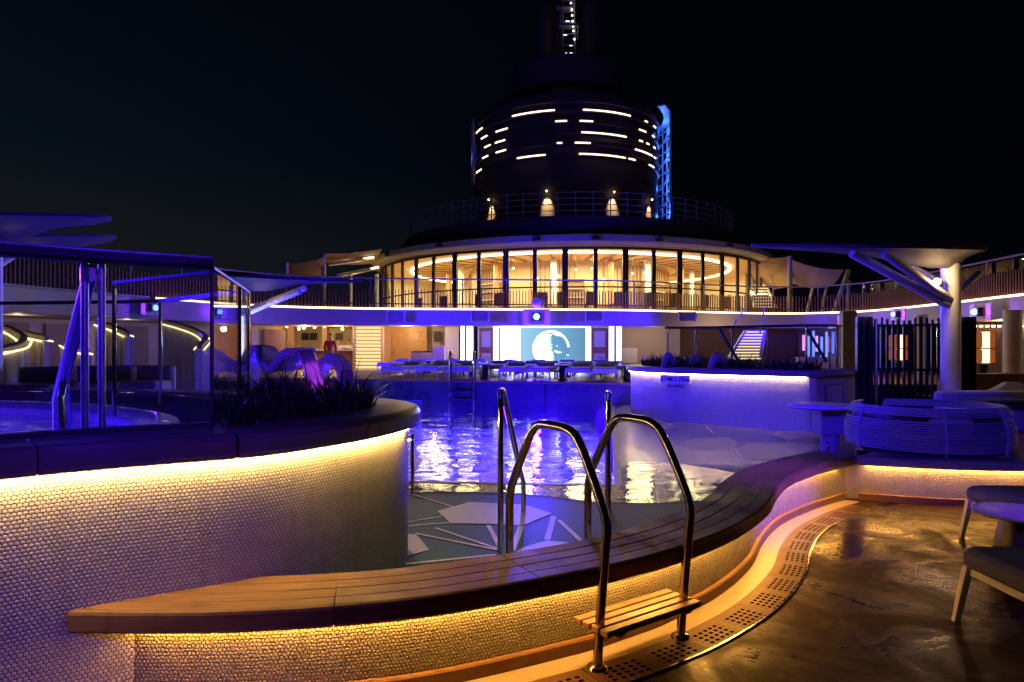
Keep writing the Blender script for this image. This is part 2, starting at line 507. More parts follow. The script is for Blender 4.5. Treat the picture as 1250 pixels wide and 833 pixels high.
M['led_tube'] = emit('cool_tube', (.62,.75,1.0), 7)
M['led_ring'] = emit('ceiling_led', (1.0,.78,.38), 8.0)
M['lens'] = emit('blue_lens', (.16,.42,1.0), 5)
M['lens2'] = emit('blue_reflector', (.10,.03,1.0), 3)
M['lamp_warm'] = emit('warm_lamp', (1.0,.62,.25), 12)
M['dot'] = emit('mast_dot', (1.0,.82,.7), 7)
M['lantern_core'] = emit('lantern_core', (1.0,.62,.30), 3.0)
M['lantern_mesh'] = emit('lantern_mesh', (.55,.12,.03), .55)
M['bar_glow'] = emit('bar_glow', (1.0,.62,.26), 1.3)
M['bottle_blue'] = emit('bottle_blue', (.12,.2,1.0), 2.2)
M['bottle_pink'] = emit('bottle_pink', (.8,.25,.9), 1.8)
# ================================================================== SETTING
sea = MB(); sea.quad((-3000,-3000,-16),(3000,-3000,-16),(3000,3000,-16),(-3000,3000,-16)); struct('sea', sea, M['sea'])

# --- curved bench wall path (front edge of its seat), left to right
BP = smooth([(-1.91,2.905),(-1.30,2.90),(-.72,2.98),(-.24,3.13),(.39,3.45),(.67,3.63),(1.0,3.89),(1.43,4.33),(1.84,4.91),(2.14,5.49),(2.5,6.06),(3.02,6.62),(3.59,7.10)], .06)
PP = [(3.59,7.10)] + smooth([(3.60,7.09),(4.3,6.83),(5.05,6.72),(6.2,6.72),(8.5,6.95)], .12)
ZF = .15                                     # wet pool surround
deck = MB(); deck.add([(-9,-8,0),(14,-8,0),(14,8.2,0),(2.3,8.2,0),(2.3,6.6,0),(-9,3.6,0)], [(0,1,2,3,4,5)])
struct('wooden_deck', deck, M['deck'])
back = offs(BP, .32)
fl = [(p[0], p[1], ZF) for p in back] + [(4.2,7.4,ZF),(13,8.2,ZF),(13,19,ZF),(2.75,19,ZF),(2.53,17.26,ZF),(1.11,7.18,ZF),(-1.08,7.35,ZF),(-7,7.8,ZF),(-7,3.1,ZF)]
wf = MB(); wf.add(fl, [tuple(range(len(fl)))]); struct('pool_surround', wf, M['teal'])
# pale mosaic patches and rays
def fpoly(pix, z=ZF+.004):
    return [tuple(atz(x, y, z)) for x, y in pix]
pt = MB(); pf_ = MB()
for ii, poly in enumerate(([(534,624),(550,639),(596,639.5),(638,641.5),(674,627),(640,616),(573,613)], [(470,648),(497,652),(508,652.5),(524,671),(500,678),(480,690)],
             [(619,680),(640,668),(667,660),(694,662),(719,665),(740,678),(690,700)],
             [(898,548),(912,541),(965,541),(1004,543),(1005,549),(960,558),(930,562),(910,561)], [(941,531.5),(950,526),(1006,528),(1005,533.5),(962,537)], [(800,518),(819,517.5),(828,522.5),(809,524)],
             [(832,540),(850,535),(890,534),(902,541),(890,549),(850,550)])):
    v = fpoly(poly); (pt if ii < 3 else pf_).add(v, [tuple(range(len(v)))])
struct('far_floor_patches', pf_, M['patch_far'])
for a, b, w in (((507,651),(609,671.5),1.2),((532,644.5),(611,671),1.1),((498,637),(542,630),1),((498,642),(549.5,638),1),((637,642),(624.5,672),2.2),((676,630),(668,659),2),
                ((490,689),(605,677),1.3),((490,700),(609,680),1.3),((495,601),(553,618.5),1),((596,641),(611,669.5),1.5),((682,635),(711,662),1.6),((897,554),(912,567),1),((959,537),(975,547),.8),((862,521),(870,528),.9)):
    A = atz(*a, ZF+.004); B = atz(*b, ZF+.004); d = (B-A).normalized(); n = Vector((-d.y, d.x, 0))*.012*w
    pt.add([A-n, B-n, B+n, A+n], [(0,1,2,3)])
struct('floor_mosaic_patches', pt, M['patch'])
# main pool basin
bs = MB(); e0 = [(-7,7.8),(-1.08,7.35),(1.11,7.18),(2.53,17.26),(2.6,17.6),(-2.8,19.0),(-7,20.2)]
for a, b in zip(e0, e0[1:]):
    bs.quad((a[0],a[1],-1.4),(b[0],b[1],-1.4),(b[0],b[1],ZF),(a[0],a[1],ZF))
bs.add([(p[0],p[1],-1.4) for p in e0], [tuple(range(len(e0)))])
struct('pool_basin', bs, M['basin'])
def inside(x, y, poly):
    r = False
    for (x0, y0), (x1, y1) in zip(poly, poly[1:] + poly[:1]):
        if (y0 > y) != (y1 > y) and x < (x1-x0)*(y-y0)/(y1-y0) + x0: r = not r
    return r
def wave(x, y):
    p = Vector((x*1.9, y*2.2, .3)); return mnoise.noise(p)*.0055 + mnoise.noise(p*2.3 + Vector((5,1,2)))*.0034 + mnoise.noise(p*4.3 + Vector((9,3,7)))*.0021
pw = MB(); gx, gy = 230, 430; V_ = []
for j in range(gy+1):
    v_ = j/gy
    for i in range(gx+1):
        u_ = i/gx
        xl, xr = -7.0, 1.11 + 1.46*v_
        x = xl + (xr-xl)*u_
        yn = 7.18 + (1.11-x)*.0777 if x < 1.11 else 7.18 + (x-1.11)*7.0
        yf = 17.5 + (2.6-x)*.285
        y = yn + (yf-yn)*v_
        V_.append((x, y, ZF - .012 + wave(x, y)))
pw.add(V_, [(j*(gx+1)+i, j*(gx+1)+i+1, (j+1)*(gx+1)+i+1, (j+1)*(gx+1)+i) for j in range(gy) for i in range(gx)])
struct('pool_water', pw, M['pool'], True)
lip = MB(); lip.sweep(smooth([(-7,7.80),(-1.08,7.35),(1.09,7.18)],.3), [(-.05,ZF+.001),(-.05,ZF+.014),(.03,ZF+.014),(.03,ZF-.05)])
lip.sweep([(1.11,7.20),(2.53,17.26)], [(-.05,ZF+.001),(-.05,ZF+.014),(.03,ZF+.014),(.03,ZF-.05)])
struct('pool_edge', lip, M['coping'])
sh = [(-1.6,7.33),(1.04,7.13),(1.20,7.3),(1.38,8.3),(1.46,8.62),(1.576,8.64),(2.07,8.52),(2.32,8.25),(2.5,8.0),(2.58,7.78),(2.66,7.1),(2.2,6.5),(1.87,6.4),(1.04,6.36),(.73,6.42),(.4,6.62),(.0,6.8),(-.6,6.85),(-1.3,6.8)]
sw = MB(); ids = {}; st_ = .032; V_ = []; F_ = []
def sv(i, j):
    if (i, j) not in ids:
        x, y = -1.7 + i*st_, 6.3 + j*st_; p = Vector((x*3.6, y*4.2, 2.7)); ids[(i, j)] = len(V_)
        V_.append((x, y, ZF + .010 + mnoise.noise(p)*.0030 + mnoise.noise(p*2.4)*.0013))
    return ids[(i, j)]
for i in range(140):
    for j in range(76):
        if inside(-1.7 + (i+.5)*st_, 6.3 + (j+.5)*st_, sh): F_.append((sv(i,j), sv(i+1,j), sv(i+1,j+1), sv(i,j+1)))
sw.add(V_, F_); struct('shallow_water', sw, M['shallow'], True)
# far pool terrace with loungers
TE = smooth([(-9,20.9),(-6.0,20.05),(-2.8,18.95),(.3,18.1),(2.6,17.4),(4.5,16.9),(7,16.6),(11,16.6)], .4)
tr = MB(); v = [(p[0],p[1],.72) for p in TE] + [(11,27.4,.72),(-11.5,27.4,.72)]
tr.add(v, [tuple(range(len(v)))])
tr.sweep(TE, [(0,.66),(0,.715),(.25,.715),(.25,.66)])
struct('pool_terrace', tr, M['teakdark'])
fw = MB(); fw.sweep(offs(TE,.06), [(0,-.6),(0,.66),(.2,.66),(.2,-.6)])
w_ = tag(obj('pool_end_wall', fw, M['pool_wall']), 'dark blue panelled wall at the far end of the pool below the lounger terrace', 'wall')
rb = MB()
for q in range(1, 60, 3):
    if q*2 >= len(TE)-1: break
    p = offs(TE,.05)[q*2]; rb.box((p[0],p[1]-.005,.40),(.05,.03,.5))
obj('wall_rib', rb, M['dark_metal'], w_)
lf = MB(); lf.add([(-24,11,.5),(24,11,.5),(24,41,.5),(-24,41,.5)], [(0,1,2,3)])
# lower deck floor stands behind and beside the terrace
lf = MB(); lf.add([(-24,27.4,.5),(24,27.4,.5),(24,42,.5),(-24,42,.5),(-24,9.5,.5),(-9.2,9.5,.5),(-11.5,27.4,.5)], [(0,1,2,3),(0,4,5,6)])
lf.add([(11,27.4,.5),(9.2,14,.5),(24,14,.5),(24,27.4,.5)], [(0,1,2,3)])
struct('lower_deck', lf, M['teakdark'])
sd = MB(); sd.add([(-24,3,.02),(-7,3,.02),(-7,20.3,.02),(-11.5,27.4,.02),(-24,27.4,.02)], [(0,1,2,3,4)]); struct('side_deck', sd, M['deck'])

# ================================================================== BENCH WALL
bench = thing('bench_wall', 'long curved low bench with wooden slat top and wet mosaic side lit amber below', 'bench', (0,3.2,0))
BPX = BP + [(BP[-1][0]+.15,BP[-1][1]+.14),(BP[-1][0]+.26,BP[-1][1]+.25)]
b = MB(); b.sweep(sub(BPX,.05,plen(BPX)), [(.15,.0),(.15,.385),(.40,.385),(.40,.0)]); obj('tiled_wall', b, M['tile2'], bench)
L = plen(BP); cuts = [0, 1.14] + [1.14 + .985*i for i in range(1, 8) if 1.14 + .985*i < L-.3] + [L]
for a, c in zip(cuts, cuts[1:]):
    seg = sub(BP, a + .003, c - .003); b = MB()
    b.sweep(seg, [(.012,.382),(0,.394),(0,.462),(.006,.474),(.02,.48),(.108,.48),(.108,.382)], u0=a)
    for i in range(3):
        o = .113 + i*.112
        b.sweep(seg, [(o,.43),(o,.476),(o+.004,.48),(o+.103,.48),(o+.107,.476),(o+.107,.43)], u0=a + i*.37)
    obj('seat_slab', b, M['teak'], bench)
b = MB(); b.sweep(sub(BP,.04,L-.01), [(.02,.388),(.02,.425),(.445,.429),(.445,.388)]); obj('seat_bearer', b, M['black'], bench)  # seat support, run unbroken to block strip light at the slab joints
b = MB(); b.sweep(sub(BP,.25,L-.12), [(.122,.370),(.122,.378),(.142,.378),(.142,.370)]); obj('light_strip', b, M['led_warm'], bench)
b = MB(); b.sweep(sub(BP,.2,L), [(.118,.0),(.118,.066),(.126,.075),(.148,.075),(.148,.0)]); obj('skirting', b, M['skirt'], bench)
# pale tile margin and drain boards set in the deck
b = MB(); b.sweep(sub(BP,.2,L+.1), [(.117,.0),(.117,.005),(-.02,.005),(-.02,.0)]); struct('tile_margin', b, M['pale_tile'])
drain = thing('floor_drain', 'curved strip of perforated wooden drain boards at the foot of the bench wall', 'drain', (.8,3.5,0))
s_ = .3
while s_ + .68 < L + .01:
    b = MB(); b.sweep(sub(BP, s_+.003, s_+.677), [(-.024,.0),(-.024,.007),(-.234,.007),(-.234,.0)])
    # v must run 0..0.22 over the visible top
    for i, uv in enumerate(b.uv):
        if uv: b.uv[i] = tuple((u, max(0, vv-.007)+.02) for u, vv in uv)
    obj('grate', b, M['grate'], drain); s_ += .68
b = MB(); b.sweep(sub(BP,.3,L), [(-.238,.0),(-.238,.010),(-.25,.010),(-.25,.0)]); obj('edge_trim', b, M['bronze'], drain)

# raised platform on the right
plat = thing('platform_wall', 'raised platform with stone edge and amber lit mosaic face under the round daybed', 'platform', (5,6.9,0))
L2 = plen(PP)
PPX = [(PP[0][0]-.26,PP[0][1]+.10)] + PP
b = MB(); b.sweep(PPX, [(.15,.0),(.15,.385),(.40,.385),(.40,.0)]); obj('tiled_wall', b, M['tile2'], plat)
for a, c in ((0,.75),(.75,1.95),(1.95,3.2),(3.2,L2)):
    b = MB(); b.sweep(sub(PP,a+.003,c-.003), [(.012,.382),(0,.394),(0,.466),(.014,.48),(.42,.48),(.42,.382)], u0=a); obj('coping', b, M['coping'], plat)
b = MB(); b.sweep(sub(PP,.1,L2), [(.122,.370),(.122,.378),(.142,.378),(.142,.370)]); obj('light_strip', b, M['led_warm'], plat)
b = MB(); b.sweep(sub(PP,.02,L2), [(.118,.0),(.118,.066),(.126,.075),(.148,.075),(.148,.0)]); obj('skirting', b, M['skirt'], plat)
q = offs(PP,.3); b = MB(); v = [(p[0],p[1],.476) for p in q] + [(9.5,12.5,.476),(6.2,12.3,.476),(4.12,8.2,.476)]
b.add(v, [tuple(range(len(v)))]); b.add([(4.12,8.2,.476),(6.2,12.3,.476),(6.2,12.3,.1),(4.12,8.2,.1)], [(0,1,2,3)])
b.add([(4.12,8.2,.476),(q[0][0],q[0][1],.476),(q[0][0],q[0][1],.1),(4.12,8.2,.1)], [(0,1,2,3)])
obj('platform_floor', b, M['teakdark'], plat)

# ================================================================== LEFT PLANTER
WP = smooth([(-4.6,1.75),(-3.7,1.97),(-2.9,2.25),(-2.35,2.5),(-2.06,2.76),(-1.85,2.94),(-1.58,3.12),(-1.25,3.34),(-1.0,3.70),(-.845,4.02),(-.735,4.4),(-.72,4.72),(-.83,5.1),(-1.15,5.5),(-1.75,5.92),(-2.8,6.4),(-4.6,6.9)], .06)
planter = thing('raised_planter', 'tall near planter wall of white round mosaic with bright strip below dark stone cap', 'planter', (-1.6,3.1,0))
b = MB(); b.sweep(WP, [(0,-.02),(0,1.085),(.2,1.085),(.2,-.02)]); obj('tiled_wall', b, M['tile'], planter)
LW = plen(WP)
def s_at(path, px):
    best, bs_ = 9e9, 0; acc = 0
    for i, p in enumerate(path):
        if i: acc += math.dist(p, path[i-1])
        d = abs(p[0]/p[1]*F + 625 - px)
        if d < best and p[1] < 4.8: best, bs_ = d, acc
    return bs_
cc = [0, s_at(WP,-160), s_at(WP,34), s_at(WP,280), s_at(WP,434), s_at(WP,480)+1.2, s_at(WP,480)+2.4, LW]
for a, c in zip(cc, cc[1:]):
    b = MB(); b.sweep(sub(WP,a+.004,c-.004), [(-.05,1.072),(-.075,1.082),(-.085,1.105),(-.085,1.165),(-.07,1.19),(-.045,1.2),(.24,1.2),(.24,1.072)]); obj('coping', b, M['coping'], planter)
b = MB(); b.sweep(WP, [(-.06,1.084),(-.06,1.17),(.2,1.17),(.2,1.084)]); obj('joint_filler', b, M['black'], planter)  # unseen black filler added to stop strip light leaking through cap joints
b = MB(); b.sweep(sub(WP,.05,s_at(WP,494)), [(-.030,1.060),(-.030,1.068),(-.008,1.068),(-.008,1.060)]); obj('light_strip', b, M['led_cap'], planter)
soil = [(p[0],p[1],1.13) for p in offs(sub(WP, s_at(WP,255), LW-.5), .18)]
b = MB(); b.add(soil + [(-2.3,5.6,1.13)], [tuple(range(len(soil)+1))]); obj('soil', b, M['soil'], planter)
# thin vertical chrome tube on the planter's end
b = MB(); e = (-.672,4.6)
b.tube([(e[0],e[1],.62),(e[0],e[1],1.02)], .012); 
for z in (.66,.98): b.tube([(e[0]-.05,e[1],z),(e[0]+.012,e[1],z)], .009)
tag(obj('grab_bar', b, M['chrome']), 'short upright steel grab bar fixed on the rounded end of the mosaic planter', 'grab bar')

def leaves(n, sampler, hmin, hmax, lean, w=.011):
    b = MB()
    for _ in range(n):
        x, y, z = sampler(); h = random.uniform(hmin, hmax)*(1.45 if random.random() < .09 else 1); a = random.uniform(0, 2*PI); ln = random.uniform(.15, lean)*h
        dx, dy = math.cos(a), math.sin(a); sx, sy = -dy*w*random.uniform(.6,1.3), dx*w
        P = []
        for t in (0,.4,.75,1):
            k = 1 - t**1.6
            c = (x + dx*ln*t*t, y + dy*ln*t*t, z + h*(t - .25*t*t*ln/h))
            P.append((c, k))
        v = []
        for c, k in P[:3]: v += [(c[0]-sx*k,c[1]-sy*k,c[2]),(c[0]+sx*k,c[1]+sy*k,c[2])]
        v.append(P[3][0])
        b.add(v, [(0,1,3,2),(2,3,5,4),(4,5,6)])
    return b
inner = sub(WP, s_at(WP,258), LW-1.6)
def smp():
    while True:
        i = random.randrange(len(inner)); o = random.uniform(.24, 1.5)
        nn = normals(inner)[i]; x, y = inner[i][0]+nn[0]*o, inner[i][1]+nn[1]*o
        if x > -1.5 - (y-3.45)*.26 + .05 and y > 3.4: 
            return x, y, 1.11
g = leaves(3400, smp, .10, .33, 1.1)
tag(obj('planter_grass', g, M['grass']), 'dense mass of dark spiky grass filling the big left planter around the purple ribbons', 'grass', kind='stuff')

# ribbon sculptures standing in the planter
def ribbon(pts, wid, th):
    """pts: (px,py,Y, width direction angle deg)"""
    P = smooth([tuple(at(a[0],a[1],a[2])) for a in pts], .035)
    n = len(P); b = MB(); rings = []
    for i, p in enumerate(P):
        p = Vector(p); t = (Vector(P[min(i+1,n-1)]) - Vector(P[max(i-1,0)])).normalized()
        f = i/(n-1)*(len(pts)-1); j = min(int(f), len(pts)-2); ang = math.radians(pts[j][3] + (pts[j+1][3]-pts[j][3])*(f-j))
        w = Vector((math.cos(ang), math.sin(ang), 0)); w = (w - t*w.dot(t)).normalized(); nn = t.cross(w)
        hw, ht = wid/2, th/2
        rings.append([tuple(p + w*x*hw + nn*y*ht) for x, y in ((-1,-.55),(-.9,-1),(.9,-1),(1,-.55),(1,.55),(.9,1),(-.9,1),(-1,.55))])
    b.loft(rings); return b
rs = thing('ribbon_sculpture', 'wavy glossy ribbon sculpture glowing purple whose last band slopes down into the grass', 'sculpture', tuple(at(350,470,5.4)))
obj('wave', ribbon([(303,476,5.7,85),(306,446,5.7,85),(311,431,5.7,85),(319,426,5.7,85),(327,430,5.7,85),(333,444,5.6,80),(343,448,5.5,80),(352,441,5.4,75),(360,433,5.3,70),(368,430,5.25,60)], .28, .07), M['plastic'], rs, True)
obj('band', ribbon([(364,432,5.3,20),(372,431,5.15,12),(377,440,5.0,8),(382,458,4.85,4),(388,480,4.7,0),(391,496,4.6,0)], .115, .035), M['plastic'], rs, True)
rs2 = thing('ribbon_sculpture', 'smaller purple arch with a grey block foot, right of the sloping purple band', 'sculpture', tuple(at(405,470,5.3)))
obj('arch', ribbon([(388,485,5.3,85),(391,459,5.3,85),(396,445,5.3,80),(405,436.5,5.3,80),(414,441,5.25,75),(420,452,5.2,75),(424,478,5.2,75)], .16, .06), M['plastic'], rs2, True)
b = MB(); p = at(423,468,5.0); b.rbox((p.x,p.y,p.z),(.09,.12,.20),.02,.3); obj('foot_block', b, M['grey'], rs2)

# hot tub behind the glass
T = smooth([(-2.25,3.15),(-1.95,3.45),(-2.15,4.2),(-2.7,5.0),(-3.8,5.7),(-5.2,5.9),(-6.6,5.3),(-6.7,3.8),(-5.2,2.75),(-3.6,2.72),(-2.6,2.95),(-2.25,3.15)], .12)
tub = thing('hot_tub', 'glass fenced hot tub with pale rim and still blue water on the left', 'hot tub', (-4.4,4.2,.4))
T0 = T[:-1]
b = MB(); cx_, cy_ = -4.3, 4.2
def scl(k): return [(cx_+(p[0]-cx_)*k, cy_+(p[1]-cy_)*k) for p in T0]
b.loft([[(p[0],p[1],z) for p in scl(k)] for k, z in ((1.05,1.02),(1.05,1.13),(1.0,1.15),(.93,1.14),(.90,1.10),(.88,.6),(.1,.58))], cap=False); obj('shell', b, M['plastic'], tub, True)
b = MB(); b.add([(p[0],p[1],1.07) for p in scl(.895)], [tuple(range(len(T0)))]); o = obj('hot_tub_water', b, M['tub']); o['kind'] = 'structure'
b = MB(); b.tube([(-2.20,3.35,1.13),(-2.22,3.36,1.36),(-2.3,3.5,1.42),(-2.42,3.72,1.38),(-2.45,3.78,1.12)], .016, 10); tag(obj('grab_rail', b, M['chrome']), 'small bent chrome grab rail on the rim of the hot tub', 'handrail')
b = MB(); b.tube([at(433,485,4.0),at(426,480,4.1),at(422,486,4.2),at(428,512,4.1)], .012)

# glass windbreak around the tub
RP = offs(sub(WP, 0, s_at(WP,262)), .27)
gl = thing('glass_windbreak', 'tall clear glass windbreak with dark top rail along the left planter', 'glass screen', (RP[-1][0],RP[-1][1],1.2))
b = MB(); b.sweep(RP, [(-.03,1.2),(-.03,1.225),(.03,1.225),(.03,1.2)]); obj('base_rail', b, M['black'], gl)
b = MB(); b.sweep(RP, [(-.004,1.22),(-.004,2.0),(.006,2.0),(.006,1.22)]); obj('pane', b, M['pane'], gl)
b = MB(); b.sweep(RP, [(-.045,2.0),(-.055,2.015),(-.045,2.04),(.045,2.04),(.055,2.015),(.045,2.0)]); obj('top_rail', b, M['black'], gl)
b = MB(); b.tube([(p[0],p[1],2.052) for p in offs(RP,-.03)], .012, 8); obj('handrail', b, M['satin'], gl, True)
k0 = RP[-1]; cB = (-1.93,5.0); cA = (-2.36,4.05)
b = MB(); b.tube([(k0[0],k0[1],1.2),(k0[0],k0[1],2.0)], .010); obj('post', b, M['black'], gl)
seg = resample([k0, cB], .3)
b = MB(); b.sweep(seg, [(-.005,1.2),(-.005,2.0),(.005,2.0),(.005,1.2)]); obj('pane', b, M['pane'], gl)
b = MB(); b.sweep(seg, [(-.012,2.0),(-.012,2.015),(.012,2.015),(.012,2.0)]); obj('top_rail', b, M['black'], gl)
for t in (.66, .98):
    x, y = k0[0]+(cB[0]-k0[0])*t, k0[1]+(cB[1]-k0[1])*t
    b = MB(); b.tube([(x,y,1.15),(x,y,2.0)], .017); obj('post', b, M['black'] if t < .9 else M['chrome'], gl)
seg = resample([(k0[0]-.01,k0[1]+.02), cA], .2)
b = MB(); b.sweep(seg, [(-.005,1.2),(-.005,1.98),(.005,1.98),(.005,1.2)]); obj('pane', b, M['pane'], gl)
b = MB(); b.sweep(seg, [(-.012,1.98),(-.012,1.995),(.012,1.995),(.012,1.98)]); obj('top_rail', b, M['black'], gl)
b = MB(); b.tube([(cA[0],cA[1],1.2),(cA[0],cA[1],2.0)], .012); obj('post', b, M['chrome'], gl)
seg = resample([cB, (-3.2,6.1), (-6.5,6.6)], .4)
b = MB(); b.sweep(seg, [(-.005,1.2),(-.005,2.0),(.005,2.0),(.005,1.2)]); obj('pane', b, M['pane'], gl)
b = MB(); b.sweep(seg, [(-.02,2.0),(-.02,2.03),(.02,2.03),(.02,2.0)]); obj('top_rail', b, M['dark_metal'], gl)
for px in (213,):
    for i in range(len(seg)-1):
        if seg[i][0]/seg[i][1]*F+625 >= px >= seg[i+1][0]/seg[i+1][1]*F+625:
            b = MB(); b.tube([(seg[i+1][0],seg[i+1][1],1.1),(seg[i+1][0],seg[i+1][1],2.0)], .016); obj('post', b, M['chrome'], gl); break
for px in (106.5, 114):
    s = s_at(RP, px); p = sub(RP, 0, s)[-1]
    b = MB(); b.tube([(p[0]-.01,p[1]+.05,1.16),(p[0]-.01,p[1]+.05,2.0)], .0165, 12); obj('post', b, M['satin'], gl, True)
p = sub(RP,0,s_at(RP,108))[-1]
b = MB(); b.rbox((p[0],p[1]+.06,1.95),(.07,.05,.09),.015); obj('bracket', b, M['satin'], gl)
b = MB(); b.tube([(p[0],p[1]+.08,1.96),(-2.47,3.72,1.33),(-2.48,3.74,1.14)], .032, 12); obj('strut', b, M['satin'], gl, True)

# ================================================================== POOL LADDERS AND RAILS
tD = Vector((-.56,.83,0))
prof = [(0,.0),(-.02,.25),(-.06,.62),(-.07,.72),(-.045,.80),(.06,.99),(.13,1.10),(.18,1.15),(.25,1.175),(.34,1.18),(.44,1.18),(.51,1.165),(.57,1.11),(.64,1.0),(.755,.80),(.78,.72),(.785,.6),(.785,.16)]
lad = thing('pool_ladder', 'near steel ladder with two tall hoops over the curved bench and a wooden step', 'ladder', (.68,3.6,0))
for base in (Vector((.425,3.40,0)), Vector((.93,3.765,0))):
    b = MB(); pts = smooth([tuple(base + tD*t + Vector((0,0,z))) for t, z in prof], .03)
    b.tube(pts, .0245, 14); r = obj('rail', b, M['bronze'], lad, True)
    b = MB(); b.lathe([(.024,.03),(.028,.03),(.05,.018),(.056,.006),(.056,0)], tuple(base), 20); obj('flange', b, M['bronze'], r, True)
bd = Vector((.505,.365,0)).normalized(); mid = Vector((.67,3.585,0)) + tD*.0; rz = math.atan2(bd.y, bd.x)
b = MB()
for i in range(4):
    o = (-.097 + i*.0645); c = mid + Vector((-bd.y, bd.x, 0))*o
    b.rbox((c.x,c.y,.217),(.70,.056,.030),.006,rz)
for k in (-.25,.25):
    c = mid + bd*k; b.box((c.x,c.y,.194),(.04,.24,.016),rz)
obj('step', b, M['teakdark'], lad)
hr = [((-.072,4.3,.15),1.34,(.08,5.9,.5),'left'), ((.633,4.5,.15),1.31,(.86,6.1,.5),'right')]
for (x,y,z), zt, end, w in hr:
    b = MB(); b.tube([(x,y,.15),(x,y,zt-.05)], .019, 12); e = Vector(end)
    t = thing('pool_handrail', 'thin steel pool handrail standing behind the %s ladder hoop, %s' % (w, 'with its sloping tube in view' if w == 'left' else 'round cap facing the camera'), 'handrail', (x,y,.15))
    obj('post', b, M['chrome'], t, True)
    b = MB(); b.tube([(x,y,zt-.06),(x+.002,y+.01,zt-.012),(x+.012,y+.06,zt-.01),tuple(e),tuple(e+Vector((.02,.1,-.08))),(e.x+.02,e.y+.12,.15)], .021, 12); obj('sloping_tube', b, M['chrome'], t, True)
    b = MB(); b.lathe([(.019,0),(.04,0),(.04,.012),(.019,.02)], (x,y,.15), 14); obj('flange', b, M['chrome'], t)
# far ladder
pf = at(563,487,18.6); lad2 = thing('pool_ladder', 'small far pool ladder with two slim hoops against the dark terrace wall', 'ladder', (pf.x,pf.y,.15))
for px in (549, 578):
    p = at(px,480,18.45); b = MB()
    b.tube(smooth([(p.x,p.y,.1),(p.x,p.y,.9),(p.x,p.y+.02,1.35),(p.x+.01,p.y+.15,1.5),(p.x+.02,p.y+.32,1.35),(p.x+.02,p.y+.36,.72)],.08), .03, 8); obj('rail', b, M['chrome'], lad2, True)
a_, c_ = at(549,470,18.45), at(578,470,18.45)
b = MB(); b.box(((a_.x+c_.x)/2,a_.y-.02,.42),(c_.x-a_.x+.1,.14,.05)); obj('step', b, M['dark_metal'], lad2)
b = MB(); b.box(((a_.x+c_.x)/2,a_.y-.02,.2),(c_.x-a_.x+.1,.14,.05)); obj('step', b, M['dark_metal'], lad2)

# ================================================================== RIGHT PLANTER
RW = smooth([(7.4,17.2),(4.6,17.2),(3.1,16.4),(2.68,15.4),(2.66,14.5),(2.95,13.75),(3.54,13.1),(4.39,12.35),(5.12,11.75)], .12)
RE = [(5.12,11.75),(5.22,11.72),(6.15,12.5),(6.6,13.1)]
pl2 = thing('raised_planter', 'far planter wall lit blue with depth marking and bright strip beyond the hoops', 'planter', (4,13,.15))
LR = plen(RW)
b = MB(); b.sweep(RW, [(0,.1),(0,1.1),(.2,1.1),(.2,.1)]); obj('tiled_wall', b, M['tile_far'], pl2)
b = MB(); b.sweep(RE, [(0,.1),(0,1.08),(.2,1.08),(.2,.1)]); obj('end_wall', b, M['beige'], pl2)
allp = RW + RE[1:]
b = MB(); b.sweep(allp, [(-.08,1.10),(-.10,1.12),(-.10,1.2),(-.08,1.215),(.25,1.215),(.25,1.10)]); obj('coping', b, M['coping'], pl2)
b = MB(); b.sweep(sub(RW,1.5,LR-.05), [(-.045,1.085),(-.045,1.095),(-.012,1.095),(-.012,1.085)]); obj('light_strip', b, M['led_far'], pl2)
v = [(p[0],p[1],1.15) for p in offs(allp,.2)]; b = MB(); b.add(v, [tuple(range(len(v)))]); obj('soil', b, M['soil'], pl2)
A, B = Vector((5.22,11.72)), Vector((6.15,12.5)); d = (B-A).normalized(); n = Vector((d.y,-d.x)); c = A.lerp(B,.52)+n*.012; rz = math.atan2(d.y,d.x)
h_ = MB(); h_.box((c.x,c.y,.63),(.62,.03,.62),rz); hp = obj('access_panel', h_, M['beige'], pl2)
b = MB()
for (du,dz,sx,sz) in ((0,.32,.66,.02),(0,-.32,.66,.02),(.32,0,.02,.62),(-.32,0,.02,.62)):
    q = c + d*du + n*.01; b.box((q.x,q.y,.63+dz),(sx,.02,sz),rz)
obj('frame', b, M['brown'], hp)
def smp2():
    while True:
        i = random.randrange(len(allp)-2); o = random.uniform(.25,1.1); nn = normals(allp)[i]
        x, y = allp[i][0]+nn[0]*o, allp[i][1]+nn[1]*o
        if x < 5.9 and y < 16.6: return x, y, 1.14
g = leaves(2600, smp2, .12, .32, 1.0, .02)
tag(obj('planter_grass', g, M['grass']), 'low dark plants along the top of the far white planter with the depth sign', 'grass', kind='stuff')
for px, py, w, h, lab in ((817,437,.24,.30,'leftmost small'),(850,441,.22,.24,'middle small'),(877,438,.30,.30,'rightmost wide')):
    p = at(px,444,14.0 if px < 860 else 13.2); b = MB()
    pp = smooth([(p.x-w/2,p.y,1.12),(p.x-w*.3,p.y,1.12+h*.8),(p.x,p.y+.05,1.15+h*1.0),(p.x+w*.35,p.y+.1,1.12+h*.7),(p.x+w/2,p.y+.1,1.1)],.05)
    b.tube(pp, .075, 10); tag(obj('arch_ornament', b, M['grey'], None, True), '%s blue lit arch ornament among the plants of the far white planter' % lab, 'ornament')
